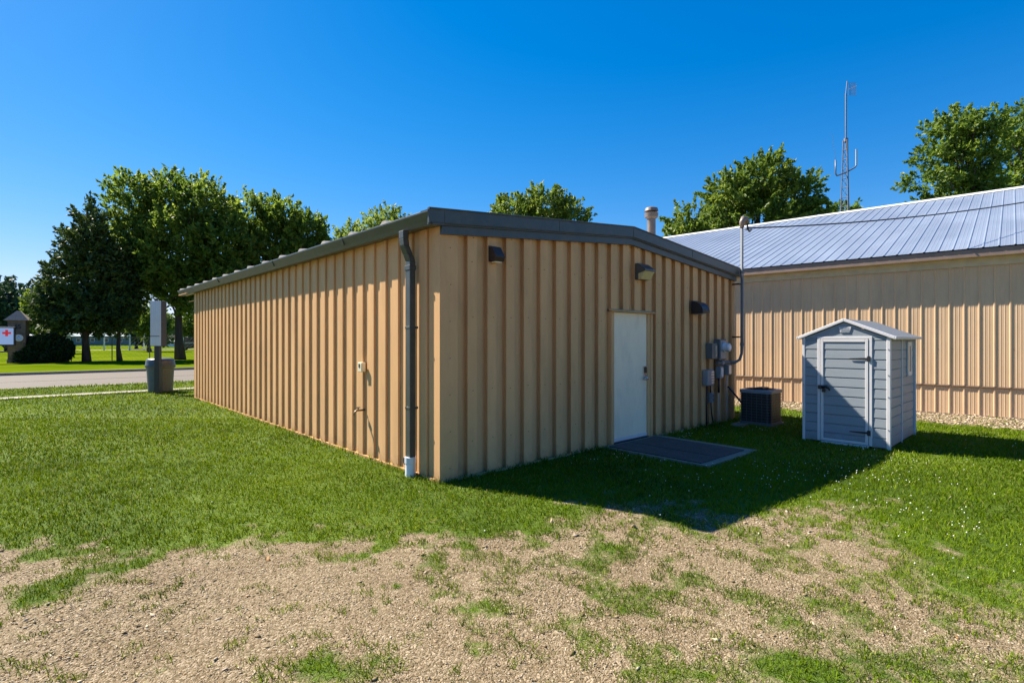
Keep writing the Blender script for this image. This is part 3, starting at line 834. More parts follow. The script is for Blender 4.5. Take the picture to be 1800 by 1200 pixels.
# air conditioner
t = thing("air_conditioner", "square black air conditioner condenser standing in the grass by the wall corner", "air conditioner", A(7.08, -.58, 0), TH)
AX = .30
def rrect(h, r, n=5):
    P = []
    for cx, cy, a0 in ((h - r, h - r, 0), (-h + r, h - r, PI / 2), (-h + r, -h + r, PI), (h - r, -h + r, 1.5 * PI)):
        for k in range(n + 1): a = a0 + PI / 2 * k / n; P.append((cx + r * math.cos(a), cy + r * math.sin(a)))
    return P
b = MB(); b.prism(rrect(AX - .015, .07), 'z', .06, .60); b.build("coil_body", M['black'], t)
b = MB(); b.prism(rrect(AX + .004, .08), 'z', .60, .665); b.build("top_panel", M['grey_box'], t, bevel=.012)
b = MB(); b.prism(rrect(AX + .002, .08), 'z', .03, .062); b.build("base_pan", M['grey_dk'], t)
b = MB(); b.prism(rrect(AX + .02, .03), 'z', -.02, .028); b.build("pad", M['grey_dk'], t)
b = MB()
R_ = rrect(AX, .08)
for z in np.arange(.10, .60, .052):
    b.tube([(p[0], p[1], z) for p in R_] + [(R_[0][0], R_[0][1], z)], .0038, 4)
for s_ in np.linspace(-AX + .06, AX - .06, 6):
    for (x, y) in ((s_, -AX), (s_, AX), (-AX, s_), (AX, s_)):
        b.tube([(x, y, .06), (x, y, .60)], .0035, 4)
b.build("wire_guard", M['grey_dk'], t)
b = MB()
for r in np.arange(.04, .27, .025): 
    b.tube([(r * math.cos(a), r * math.sin(a), .675) for a in np.linspace(0, 2 * PI, 25)], .003, 4)
for k in range(8): b.tube([(0, 0, .68), (.265 * math.cos(k * PI / 4), .265 * math.sin(k * PI / 4), .672)], .004, 4)
b.box(-.1, .14, -.09, .05, .682, .705)
b.build("fan_guard", M['black'], t)
b = MB(); b.box(AX + .006, AX + .012, -.05, .05, .45, .54); b.build("rating_plate", M['alu'], t)
t = thing("splash_block", "small pale flat block lying in the grass left of the air conditioner", "block", A(6.52, -.42, 0), TH)
b = MB(); b.box(-.16, .16, -.1, .1, 0, .03); b.box(-.16, .16, -.1, -.07, .03, .045); b.box(-.16, .16, .07, .1, .03, .045); b.build("block", M['concrete'], t, bevel=.008)

# ------------------------------------------------------------------ building B
B = thing("pole_barn", "long tan steel barn with a silver ribbed roof behind the small shed", "building", (OB[0], OB[1], 0), TB)
BX0, BX1, BD = -16.0, 9.0, 16.4
EO = 0.25; ZE = 3.53; SB = 0.337; WB = BD / 2
ZW = 3.36
def wallB(z0, z1, off):
    b = MB(); pts = rib_profile(BX0, BX1, 0.035, 0.244, .020, .010, .015, True)
    for (a, oa), (c, oc) in zip(pts[:-1], pts[1:]):
        b.face([(a, oa - .015 + off, z0), (c, oc - .015 + off, z0), (c, oc - .015 + off, z1), (a, oa - .015 + off, z1)])
    return b
b = wallB(.64, ZW, 0)
for i in range(-60, 36):
    x = .035 + .244 * i + .06
    for z in (1.42, 2.32): screws(b, x, .0, z, r=.006)
b.build("wall", [M['siding_far'], M['rust']], B, fix=False)
wallB(.02, .60, .012).build("lower_wall_panel", M['siding_far'], B, fix=False)
b = MB()
b.hexa([(BX0, -.016, .605), (BX1, -.016, .605), (BX1, .02, .605), (BX0, .02, .605)], [(BX0, -.016, .622), (BX1, -.016, .622), (BX1, .02, .66), (BX0, .02, .66)])
b.build("drip_flashing", M['seam'], B)
b = MB(); b.box(BX0, BX1, -.03, .03, -.03, .022); b.build("base_board", M['fascia_brown'], B)
b = MB(); b.box(BX0, BX1, -.04, -.022, ZW - .18, ZW - .003); b.build("frieze_board", M['frieze'], B)
b = MB(); b.box(BX0 - .3, BX1 + .3, -EO, .0, ZW, ZW + .012); b.build("soffit", M['frieze'], B)
b = MB(); b.box(BX0 - .3, BX1 + .3, -EO - .02, -EO, ZW - .005, ZE - .02); b.box(BX0 - .3, BX1 + .3, -EO - .028, -EO - .02, ZE - .06, ZE - .022); b.build("fascia", M['fascia_brown'], B)
def roofB_side(side):
    b = MB(); pts = rib_profile(BX0 - .3, BX1 + .3, .11, .244, .016, .012, .016, True)
    for (a, oa), (c, oc) in zip(pts[:-1], pts[1:]):
        za, zc = .016 - oa, .016 - oc
        e = -EO - .05
        zr = ZE + SB * (WB + EO + .05)
        y0, y1 = (e, WB) if side == 0 else (BD - e, WB)
        q = [(a, y0, ZE + za), (c, y0, ZE + zc), (c, y1, zr + zc), (a, y1, zr + za)]
        b.face(q if side == 0 else q[::-1])
    return b
ro = roofB_side(0).build("roof", M['roof_steel'], B, fix=False)
roofB_side(1).build("roof", M['roof_steel'], B, fix=False)
zr = ZE + SB * (WB + EO + .05)
b = MB()
b.face([(BX0 - .3, WB - .17, zr - .17 * SB + .035), (BX1 + .3, WB - .17, zr - .17 * SB + .035), (BX1 + .3, WB, zr + .06), (BX0 - .3, WB, zr + .06)])
b.face([(BX0 - .3, WB, zr + .06), (BX1 + .3, WB, zr + .06), (BX1 + .3, WB + .17, zr - .17 * SB + .035), (BX0 - .3, WB + .17, zr - .17 * SB + .035)])
b.face([(BX0 - .3, WB - .17, zr - .17 * SB + .015), (BX1 + .3, WB - .17, zr - .17 * SB + .015), (BX1 + .3, WB - .17, zr - .17 * SB + .035), (BX0 - .3, WB - .17, zr - .17 * SB + .035)])
b.build("ridge_cap", M['ridge'], B)
for xs_ in (BX0, BX1):
    b = MB()
    pts = cut_profile(rib_profile(0, BD, .1, .244, .018, .014, .022), [WB])
    for (a, oa), (c, oc) in zip(pts[:-1], pts[1:]):
        h = lambda y: ZE - .03 + SB * (WB + EO - abs(y - WB))
        b.face([(xs_ - oa, a, 0), (xs_ - oc, c, 0), (xs_ - oc, c, h(c)), (xs_ - oa, a, h(a))])
    b.build("gable_wall", M['siding_far'], B, fix=False)
b = MB(); b.face([(BX0, BD, 0), (BX1, BD, 0), (BX1, BD, ZW), (BX0, BD, ZW)]); b.build("back_wall", M['siding_far'], B)

# ------------------------------------------------------------------ shed; local x from the near corner along the front to the left (negative), y into depth
CS = (5.52, 7.79)
TS = math.atan2(-0.7217, 0.6922)     # local x points right along the front
SW, SD = 1.176, 1.88
S = thing("garden_shed", "small blue grey plastic garden shed with white trim and a single door", "shed", (CS[0], CS[1], 0), TS)
ZT = 1.648; AP = 0.250
def stop(x): return ZT + AP * (1 - abs(x + SW / 2) / (SW / 2))
def boards(b, x0, x1, plane, z0, z1, topf=None, ax='x'):
    """horizontal lapped boards on a vertical plane facing -y (ax x) or +x (ax y)"""
    pitch = .1445
    z = z0
    rows = []
    zs_ = [z0]
    k = math.ceil((z0 - 0.02) / pitch + 1e-6)
    while .02 + k * pitch < z1 - .01:
        if .02 + k * pitch > z0 + .01: zs_.append(.02 + k * pitch)
        k += 1
    zs_.append(z1)
    for a, c in zip(zs_[:-1], zs_[1:]):
        prof = [(a, .006), (a + .012, 0.0), (c - .010, 0.004), (c - .003, .012), (c, .012)]
        for (p, o), (q, r) in zip(prof[:-1], prof[1:]):
            def pt(s, zz, oo):
                zz2 = min(zz, topf(s)) if topf else zz
                return (s, plane + oo, zz2) if ax == 'x' else (plane - oo, s, zz2)
            b.face([pt(x0, p, o), pt(x1, p, o), pt(x1, q, r), pt(x0, q, r)])
b = MB()
DX0, DX1, DZ0, DZ1 = -.962, -.222, .03, 1.635
boards(b, -SW + .03, DX0, .006, .02, ZT)
boards(b, DX1, -.03, .006, .02, ZT)
for i in range(12):      # gable part
    xa = -SW + .02 + (SW - .04) * i / 12; xc = -SW + .02 + (SW - .04) * (i + 1) / 12
    b.face([(xa, .008, ZT - .005), (xc, .008, ZT - .005), (xc, .008, stop(xc) - .01), (xa, .008, stop(xa) - .01)])
b.face([(DX0, .02, DZ1 - .01), (DX1, .02, DZ1 - .01), (DX1, .02, ZT), (DX0, .02, ZT)])
b.build("front_wall", M['shed'], S, fix=False)
b = MB()
SP = 0.90
boards(b, .04, SP - .012, -.02, .02, ZT, ax='y'); boards(b, SP + .012, SD - .03, -.02, .02, ZT, ax='y')
b.build("side_wall", M['shed'], S, fix=False)
b = MB()
b.face([(-SW + .02, .03, .02), (-SW + .02, SD - .02, .02), (-SW + .02, SD - .02, ZT), (-SW + .02, .03, ZT)])
b.face([(-SW + .02, SD - .02, .02), (-.02, SD - .02, .02), (-.02, SD - .02, ZT), (-.02, SD - .02, ZT), (-SW / 2, SD - .02, ZT + AP - .02), (-SW + .02, SD - .02, ZT)][:3] + [(-.02, SD - .02, ZT), (-SW / 2, SD - .02, ZT + AP - .02), (-SW + .02, SD - .02, ZT)])
b.build("rear_wall", M['shed'], S)
for (x0, x1, y0, y1) in ((-.045, .008, -.003, .045), (-SW - .008, -SW + .034, .001, .04), (-.035, .008, SD - .03, SD + .008), (-SW - .008, -SW + .03, SD - .03, SD + .008)):
    b = MB(); b.box(x0, x1, y0, y1, 0.0, ZT + .012)
    b.build("corner_post", M['shed_white'], S, bevel=.008)
b = MB(); b.box(-.03, -.008, SP - .013, SP + .013, .0, ZT); b.build("side_joint", M['shed_white'], S, bevel=.004)
# bolts
for bx_, z in ((-.022, .3), (-.022, .78), (-.022, 1.1), (-.022, 1.48), (-SW + .014, .4), (-SW + .014, .9)):
    b = MB(); b.tube([(bx_, -.0025, z), (bx_, -.009, z)], .008, 8); b.build("bolt", M['grey_box'], S)
# door frame
b = MB()
b.box(DX0, DX0 + .042, -.003, .025, DZ0, DZ1); b.box(DX1 - .042, DX1, -.003, .025, DZ0, DZ1); b.box(DX0, DX1, -.0035, .0255, DZ1, DZ1 + .035)
b.box(DX0 + .043, DX1 - .043, -.011, .025, .0, .032)
b.build("door_frame", M['shed_white'], S, bevel=.004)
b = MB()
x0, x1 = DX0 + .048, DX1 - .048
boards(b, x0 + .04, x1 - .04, -.001, .08, DZ1 - .05)
dr = b.build("door", M['shed'], S, fix=False)
b = MB()
b.box(x0, x0 + .04, -.009, .02, .04, DZ1 - .006); b.box(x1 - .04, x1, -.009, .02, .04, DZ1 - .006)
b.box(x0 + .04, x1 - .04, -.0085, .02, .04, .08); b.box(x0 + .04, x1 - .04, -.0085, .02, DZ1 - .05, DZ1 - .006)
b.build("border", M['shed_white'], dr, bevel=.004)
for z in (1.335, .225):
    b = MB()
    b.prism([(x1 + .03, z - .04), (x1 + .03, z + .04), (x1 - .01, z + .04), (x1 - .015, z + .016), (x1 - .235, z + .004), (x1 - .25, z), (x1 - .235, z - .006), (x1 - .015, z - .016), (x1 - .01, z - .04)], 'y', -.018, -.0095)
    b.build("strap_hinge", M['black'], dr)
b = MB()
b.box(x0 - .035, x0 + .02, -.022, -.0095, .845, .905); b.tube([(x0 + .045, -.021, .88), (x0 + .045, -.06, .88)], .02, 10)
b.tube([(x0 + .03, -.058, .885), (x0 + .10, -.065, .893), (x0 + .135, -.06, .86), (x0 + .14, -.055, .83)], [.022, .026, .018, .010], 8)
b.box(x0 + .03, x0 + .075, -.05, -.022, .80, .86)
b.build("latch", M['black'], dr, bevel=.003)
# gable vent
b = MB()
cx = -SW / 2 + .01
b.prism([(cx - .085, ZT + .17), (cx + .085, ZT + .17), (cx + .06, ZT + .08), (cx - .06, ZT + .08)], 'y', -.004, .02, 0)
for i in range(4): b.box(cx - .06, cx + .06, -.007, -.0042, ZT + .090 + i * .019, ZT + .098 + i * .019, 1)
vo_ = b.build("gable_vent", [M['shed_white'], M['grey_box']], S, bevel=.002)
# roof
OVH, OF = .065, .03
def rz(x): return ZT + AP - AP / (SW / 2) * abs(x + SW / 2) + .02
b = MB()
for sg in (0, 1):
    xe = -SW - OVH if sg == 0 else OVH
    xa, xc = (xe, -SW / 2) if sg == 0 else (-SW / 2, xe)
    b.hexa([(xa, -OF + .02, rz(xa)), (xc, -OF + .02, rz(xc)), (xc, SD + OF, rz(xc)), (xa, SD + OF, rz(xa))],
           [(xa, -OF + .02, rz(xa) + .022), (xc, -OF + .02, rz(xc) + .022), (xc, SD + OF, rz(xc) + .022), (xa, SD + OF, rz(xa) + .022)])
    for k in range(1, 6):
        yy = -OF + k * (SD + 2 * OF) / 6
        b.hexa([(xa, yy - .01, rz(xa) + .022), (xc, yy - .01, rz(xc) + .022), (xc, yy + .01, rz(xc) + .022), (xa, yy + .01, rz(xa) + .022)],
               [(xa, yy - .005, rz(xa) + .027), (xc, yy - .005, rz(xc) + .027), (xc, yy + .005, rz(xc) + .027), (xa, yy + .005, rz(xa) + .027)])
rs = b.build("roof", M['shed_roof'], S)
b = MB()
for sg in (0, 1):
    xe = -SW - OVH if sg == 0 else OVH
    xa, xc = (xe, -SW / 2) if sg == 0 else (-SW / 2, xe)
    for (y0, y1) in ((-OF, -OF + .045),):
        b.hexa([(xa, y0, rz(xa) - .018), (xc, y0, rz(xc) - .018), (xc, y1, rz(xc) - .018), (xa, y1, rz(xa) - .018)],
               [(xa, y0, rz(xa) + .030), (xc, y0, rz(xc) + .030), (xc, y1, rz(xc) + .030), (xa, y1, rz(xa) + .030)])
b.box(OVH, OVH + .02, -OF, SD + OF, rz(OVH) - .012, rz(OVH) + .030); b.box(-SW - OVH - .02, -SW - OVH, -OF, SD + OF, rz(OVH) - .012, rz(OVH) + .030)
b.build("roof_trim", M['shed_white'], rs, bevel=.006)
# side window
wnd = MB()
wy0, wy1, wz0, wz1 = 1.27, 1.56, 1.03, 1.585
wnd.box(-.022, .004, wy0, wy0 + .06, wz0, wz1); wnd.box(-.022, .004, wy1 - .06, wy1, wz0, wz1)
wnd.box(-.022, .0035, wy0 + .06, wy1 - .06, wz0, wz0 + .07); wnd.box(-.022, .0035, wy0 + .06, wy1 - .06, wz1 - .07, wz1)
wf = wnd.build("window", M['shed_white'], S, bevel=.006)
b = MB(); b.box(-.020, -.004, wy0 + .061, wy1 - .061, wz0 + .071, wz1 - .071); b.build("pane", M['win'], wf)

# ------------------------------------------------------------------ bin and pole sign by the far corner
t = thing("rubbish_bin", "round grey plastic rubbish bin with a dark domed lid standing by the sidewalk", "bin", (-10.95, 16.62, 0))
b = MB(); b.lathe([(.30, 0), (.33, .04), (.365, .74), (.40, .76), (.40, .80), (.375, .81)], 32); b.build("barrel", M['bin'], t, smooth=False)
b = MB()
pr = [(.405, .80), (.41, .83), (.395, .86), (.385, .95)]
pr += [(.385 - .11 * (1 - math.cos(a)) , .95 + .10 * math.sin(a)) for a in np.linspace(.2, PI / 2, 6)]
b.lathe(pr + [(.12, 1.065)], 32); b.build("lid", M['bin_lid'], t, smooth=True)
t = thing("pole_sign", "tall narrow silver cabinet on a black post in front of the grey bin", "sign", (-10.63, 16.02, 0), math.radians(2))
b = MB(); b.box(-.075, .075, -.06, .06, 0, 1.43); b.build("post", M['black'], t, bevel=.006)
b = MB(); b.box(-.15, .16, -.11, .16, 1.43, 2.78)
cab = b.build("cabinet", M['brown_dk'], t)
b = MB()
b.box(-.15, .16, -.118, -.1105, 1.44, 2.775)
for k in range(5): b.box(-.13 + k * .06, -.118 + k * .06, -.124, -.1185, 1.76, 2.75)
b.box(-.01, .0, -.124, -.1185, 1.46, 1.70)
b.build("face_panel", M['alu'], cab, bevel=.002)
b = MB(); b.box(-.15, .12, -.127, -.119, 1.715, 1.735); b.build("latch_bar", M['rust'], cab)
b = MB(); b.tube([(-.05, 0, 2.78), (-.05, 0, 2.83)], .05, 10); b.build("top_cap", M['black'], cab)

# ------------------------------------------------------------------ brick sign pillar with display across the road
t = thing("sign_pillar", "brown brick sign pillar with shingled pyramid cap, number and round emblem", "sign pillar", at(33, 638, 37.5)[:2] + (0,), math.radians(30))
b = MB(); b.box(-.47, .47, -.5, .5, 0, 3.0)
b.box(-.51, .51, -.54, .54, 0, .25)
b.build("shaft", M['stone'], t)
b = MB(); b.hexa([(-.63, -.62, 3.0), (.63, -.62, 3.0), (.63, .62, 3.0), (-.63, .62, 3.0)], [(-.08, -.08, 3.66), (.08, -.08, 3.66), (.08, .08, 3.66), (-.08, .08, 3.66)]); b.box(-.65, .65, -.64, .64, 2.95, 3.0)
b.build("cap", M['shingle'], t)
def text(body, size, m, name, parent, loc, rot, ext=.01, center=True):
    c = D.curves.new(name, 'FONT'); c.body = body; c.size = size; c.extrude = ext; c.offset = .012
    c.align_x = 'CENTER'; c.align_y = 'CENTER'
    o = D.objects.new(name, c); COL.objects.link(o)
    dg = bpy.context.evaluated_depsgraph_get()
    me = D.meshes.new_from_object(o.evaluated_get(dg)); me.materials.clear(); me.materials.append(m)
    D.objects.remove(o)
    o2 = D.objects.new(name, me); COL.objects.link(o2); o2.parent = parent; o2.location = loc; o2.rotation_euler = rot
    return o2
text("45", .42, M['black'], "number_lettering", t, (.05, -.515, 2.52), (PI / 2, 0, 0))
b = MB(); b.tube([(.12, -.5, 1.75), (.12, -.53, 1.75)], .24, 24); em = b.build("round_emblem", M['white'], t)
b = MB(); b.prism([(-.04, 1.66), (.28, 1.66), (.12, 1.93)], 'y', -.545, -.531); b.prism([(.05, 1.69), (.19, 1.69), (.12, 1.83)], 'y', -.552, -.546, 1); b.build("triangle_mark", [M['screen_blue'], M['white']], em)
t = thing("display_sign", "black framed lit display with a red cross hung beside the brick pillar", "sign", (-34.77, 35.94, 0), math.radians(35))
b = MB(); b.box(-2.2, .98, -.14, .14, 1.22, 2.50); b.build("cabinet", M['black'], t, bevel=.02)
b = MB(); b.box(-2.12, .90, -.15, -.141, 1.30, 2.42); dp = b.build("screen", M['screen'], t)
b = MB(); b.box(-1.2, .12, -.154, -.1505, 2.02, 2.42); b.build("blue_patch", M['screen_blue'], dp)
b = MB(); b.box(-.6, .22, -.154, -.1505, 1.34, 1.74); b.build("pink_patch", M['screen_pink'], dp)
b = MB(); b.box(.49, .63, -.158, -.1505, 1.86, 2.30); b.box(.34, .49, -.158, -.1505, 2.01, 2.15); b.box(.63, .78, -.158, -.1505, 2.01, 2.15); b.build("red_cross", M['screen_red'], dp)
for q in (-.06, .10):
    b = MB(); b.box(q, q + .09, -.160, -.1545, 1.55, 1.63); b.build("red_mark", M['screen_red'], dp)
b = MB(); b.box(-2.0, -1.7, -.12, .12, 0, 1.22); b.build("leg", M['stone'], t)

# ------------------------------------------------------------------ foliage
def leaf_cloud(P, Dr, L, nleaf, size, spread, rng, base_rnd):
    """P (n,3) spray bases, Dr (n,3) unit directions, L (n,) lengths -> quads"""
    n = len(P); t = rng.random((n, nleaf)) ** 0.8
    c = P[:, None, :] + Dr[:, None, :] * (t * L[:, None])[..., None]
    off = rng.normal(size=(n, nleaf, 3)); 
    c = c + off * (spread * (1.05 - t) * L[:, None])[..., None]
    c = c.reshape(-1, 3); m = len(c)
    d = np.repeat(Dr, nleaf, 0) * .8 + rng.normal(size=(m, 3)) * .6
    d /= np.linalg.norm(d, axis=1, keepdims=True)
    r = rng.normal(size=(m, 3)); r[:, 2] += .3
    s = np.cross(d, r); s /= np.linalg.norm(s, axis=1, keepdims=True) + 1e-9
    a = size * (0.45 + 1.1 * rng.random(m))[:, None]; w_ = a * .42
    V = np.stack([c - d * a, c + s * w_, c + d * a, c - s * w_], 1).reshape(-1, 3)
    Fq = np.arange(m * 4).reshape(m, 4)
    rn = np.clip(np.repeat(base_rnd, nleaf) + rng.normal(size=m) * .16, 0, 1)
    return V, Fq, np.repeat(rn, 4)

def tree(name, label, cat, x, y, trunk_r, h, lobes, nspray, nleaf, size, L, leafmat, seed, group=None, up=.5, spread=.22, trunk_top=.7, branches=22, shell=.45, bbase=.25, parts=True, lean=0.0, out=1.0):
    """lobes: (dx, dy, z, rx, ry, rz) ellipsoids relative to the trunk foot"""
    rng = np.random.default_rng(seed)
    t = thing(name, label, cat, (x, y, 0), 0, group)
    lob = np.array(lobes, float); wts = (lob[:, 3] * lob[:, 4] * lob[:, 5]) ** (2 / 3); wts /= wts.sum()
    k = rng.choice(len(lob), nspray, p=wts)
    d = rng.normal(size=(nspray, 3)); d /= np.linalg.norm(d, axis=1, keepdims=True)
    rr = shell + (1 - shell) * rng.random(nspray) ** .5
    q = lob[k]; P = q[:, :3] + d * q[:, 3:] * rr[:, None]
    keep = vnoise(P[:, 0] + P[:, 2] * .7, P[:, 1] + P[:, 2] * .9, .75, seed) > .22
    P = P[keep]; d = d[keep]; n = len(P)
    Dr = d * out; Dr[:, 2] += up; Dr += rng.normal(size=(n, 3)) * .35
    Dr /= np.linalg.norm(Dr, axis=1, keepdims=True)
    Ls = L * (.6 + .8 * rng.random(n))
    br = np.clip(.25 + .5 * vnoise(P[:, 0] * 1.0 + P[:, 2], P[:, 1] + P[:, 2], .9, seed + 5), 0, 1)
    V, Fq, rn = leaf_cloud(P - Dr * (Ls * .5)[:, None], Dr, Ls, nleaf, size, spread, rng, br)
    V[:, 2] = np.maximum(V[:, 2], .03)
    np_mesh("crown", V, Fq, leafmat, rnd=rn, parent=t)
    b = MB()
    tt = h * trunk_top
    seg = 7
    tp = [(lean * i / seg + .06 * trunk_r * 3 * math.sin(i * 1.7 + seed), .05 * math.sin(i * 2.3 + seed), tt * i / seg) for i in range(seg + 1)]
    rd = [trunk_r * (1.35 if i == 0 else (1 - .8 * i / seg)) for i in range(seg + 1)]
    b.tube(tp, rd, 10)
    for j in range(branches):
        e = P[rng.integers(n)]
        z0 = h * (bbase + (trunk_top - bbase) * rng.random() * .8)
        if e[2] < z0: z0 = max(h * .12, e[2] * .8)
        f = z0 / tt; x0 = lean * f
        mid = ((x0 + e[0]) * .5 + rng.normal() * .2, e[1] * .5 + rng.normal() * .2, (z0 + e[2]) * .5 + .1 * h * rng.random() * .5)
        r0 = trunk_r * .32 * (1.1 - f)
        b.tube([(x0, 0, z0), mid, tuple(e)], [r0, r0 * .6, r0 * .2], 5)
    b.build("trunk", M['bark'], t, smooth=True)
    return t

GT = "trees across the road"
def xy(px, Y): return (px - 900) / F * Y, Y
# dark conical tree at the left
x, y = xy(152, 40)
tree("spruce_tree", "dark cone shaped evergreen tree across the road, right of the brick pillar", "tree", x, y, .23, 12.4,
     [(.2, 0, 10.2, 1.0, 1.0, 1.9), (.1, 0, 8.2, 1.9, 1.7, 2.0), (0, 0, 6.0, 2.7, 2.4, 2.1), (-.2, 0, 4.2, 3.3, 2.9, 1.6), (-.1, 0, 3.2, 3.2, 2.7, 1.1), (-2.4, 0, 3.0, 1.5, 1.4, .9)],
     1450, 34, .15, 1.15, M['leaf_dark'], 3, GT, up=.12, spread=.2, branches=26, bbase=.12, trunk_top=.92, out=1.1)
# large maple with trunk by the building's end
x, y = xy(315, 43.5)
tree("maple_tree", "large broad maple across the road with its thick trunk beside the building's far end", "tree", x, y, .33, 15.4,
     [(-3.6, 0, 12.6, 1.9, 2.4, 2.6), (-.9, .5, 13.0, 2.0, 2.4, 2.5), (1.8, 0, 12.4, 2.2, 2.4, 2.5), (-3.2, -.4, 9.2, 2.7, 2.6, 2.4), (.3, -.9, 9.0, 3.2, 2.8, 3.0), (3.6, 0, 9.2, 2.6, 2.6, 2.8),
      (3.6, 0, 6.4, 3.0, 2.6, 1.9), (-.5, -.3, 6.3, 2.6, 2.6, 1.6), (-3.2, 0, 6.4, 1.6, 1.8, 1.2), (2.0, 0, 4.4, 2.2, 2, 1.0)],
     1950, 32, .17, 1.25, M['leaf_maple'], 8, GT, up=.65, branches=40, bbase=.2, trunk_top=.85, shell=.35)
x, y = xy(487, 47)
tree("maple_tree", "spreading maple right of the largest tree, its lower half hidden by the building", "tree", x, y, .5, 14.6,
     [(-2.3, 0, 12.2, 2.3, 2.4, 2.2), (.6, 0, 12.1, 2.0, 2.2, 2.0), (2.7, 0, 10.6, 1.9, 2.2, 2.1), (-1.2, 0, 9.0, 3.6, 3, 2.6), (2.2, 0, 8.2, 2.3, 2.8, 2.3), (-.5, 0, 6, 4, 3, 2)],
     1400, 32, .18, 1.25, M['leaf_maple'], 14, GT, up=.65, branches=30, bbase=.25, trunk_top=.85, shell=.35)
# slim trunked tree between
x, y = xy(209, 41.5)
tree("slender_tree", "slim tree with a thin grey trunk between the evergreen and the large maple", "tree", x, y, .16, 9.8,
     [(.3, 0, 7.6, 1.6, 1.5, 2.0), (.2, 0, 5.0, 1.7, 1.5, 1.7), (0.2, 0, 3.2, 1.1, 1.0, .7)], 420, 30, .15, 1.0, M['leaf_dark'], 21, GT, up=.3, branches=16, bbase=.25)
# far trees
x, y = xy(18, 75)
tree("far_tree", "rounded blue green tree far behind the brick pillar at the left edge", "tree", x, y, .5, 11.6,
     [(-2.6, 0, 7.4, 3.2, 3, 3.2), (1.6, 0, 6.9, 2.9, 3, 3.2), (0, 0, 4.0, 5.4, 3.5, 2.9), (-6, 0, 6, 3, 3, 4), (4.4, 0, 4.5, 1.8, 2, 2.4)], 950, 26, .26, 1.6, M['leaf_far'], 31, GT, up=.5, branches=14)
x, y = xy(74, 62)
tree("far_tree", "lighter green tree peeking out left of the dark evergreen", "tree", x, y, .3, 7.6,
     [(0, 0, 5.2, 1.6, 1.8, 2.3), (.9, 0, 3.6, 2, 1.8, 1.7)], 300, 26, .22, 1.2, M['leaf_maple'], 33, GT, up=.5, branches=10)
for i, (px, Y_, h_, lab) in enumerate(((262, 72, 6.6, "mid green tree far behind, between the slim trunk and the silver sign cabinet"),
                                       (240, 95, 6.0, "small distant tree in front of the far woods, left of the sign cabinet"),
                                       (332, 100, 7.4, "distant bushy tree behind the big maple's trunk, at the building's far end"))):
    x, y = xy(px, Y_)
    tree("far_tree", lab, "tree", x, y, .25, h_, [(0, 0, h_ * .62, 2.4, 2.2, h_ * .34), (1.2, 0, h_ * .42, 2.2, 2, h_ * .28)], 300, 24, .24, 1.2,
         M['leaf_light'] if i != 1 else M['leaf_far'], 40 + i, GT, up=.3, branches=8)
# trees over the roofs
GR = "trees rising behind the buildings"
x, y = xy(657, 46)
M['leaf_pale'] = rnd_mat("pale yellow green leaves", [(0.09, 0.15, 0.02), (0.16, 0.24, 0.035), (0.25, 0.33, 0.055)], 0.5, 0.42)
tree("light_tree", "pale green treetop peeking over the dark eave left of the roof corner", "tree", x, y, .4, 13.4,
     [(-1.7, 0, 10.0, 1.6, 2.0, 1.3), (.9, 0, 11.3, 1.5, 1.8, 1.6), (2.0, 0, 11.0, 1.0, 1.4, 1.6), (0, 0, 9.2, 2.9, 2.6, 1.6), (0, 0, 6.4, 2.6, 2.4, 2)], 800, 30, .15, 1.3, M['leaf_pale'], 51, GR, up=.9, branches=16)
x, y = xy(948, 50)
tree("rounded_tree", "rounded green treetop above the middle of the gable roof", "tree", x, y, .5, 16.4,
     [(-2.4, 0, 13.2, 2.3, 2.4, 1.9), (.5, 0, 14.0, 2.3, 2.4, 2.0), (2.7, 0, 12.9, 2.2, 2.4, 1.9), (0, 0, 11.4, 4.4, 3.2, 2.4), (0, 0, 8, 3.6, 3, 3)], 900, 32, .18, 1.1, M['leaf_light'], 52, GR, up=.45, branches=24)
x, y = xy(1330, 42)
tree("shaggy_tree", "large shaggy light green tree between the flue pipe and the radio tower", "tree", x, y, .6, 17.2,
     [(.6, 0, 14.2, 2.0, 2.4, 1.9), (-2.0, 0, 12.9, 2.0, 2.4, 1.7), (3.0, 0, 12.8, 2.0, 2.4, 2.0), (-5.0, 0, 10.6, 1.9, 2.4, 1.6), (0, 0, 11.0, 3.6, 3.2, 2.4), (3.6, 0, 10.4, 2.3, 2.6, 2.0), (-6.3, 0, 9.0, 1.5, 2, 1.6), (-3, 0, 9, 3.6, 3, 2.2), (2, 0, 7, 4, 3, 3)],
     1500, 36, .18, 1.35, M['leaf_light'], 53, GR, up=.35, branches=30, spread=.15, out=1.3)
x, y = xy(1478, 60)
tree("low_tree", "low strip of treetop at the foot of the radio tower above the silver ridge", "tree", x, y, .3, 17.3,
     [(0, 0, 16.0, 2.0, 1.8, .9), (0, 0, 13.6, 2.4, 2, 2)], 160, 28, .2, 1.1, M['leaf_maple'], 54, GR, up=.3, branches=8, trunk_top=.85)
x, y = xy(1705, 35)
tree("open_crown_tree", "open crowned tree with dark limbs over the silver roof at the right", "tree", x, y, .42, 17.2,
     [(-1.0, 0, 15.6, 1.7, 1.8, 1.2), (.8, 0, 15.4, 1.5, 1.8, 1.1), (-2.2, 0, 13.9, 1.5, 1.6, .8), (.2, 0, 13.6, 2.1, 2, 1.1), (-2.6, 0, 12.0, 1.8, 1.8, .8), (.3, 0, 11.7, 2.3, 2, 1.2), (-1.0, 0, 10.6, 2.5, 2, .8)],
     620, 28, .14, .85, M['leaf_maple'], 55, GR, up=.35, branches=60, shell=.2, trunk_top=.88, bbase=.5)
x, y = xy(1800, 37)
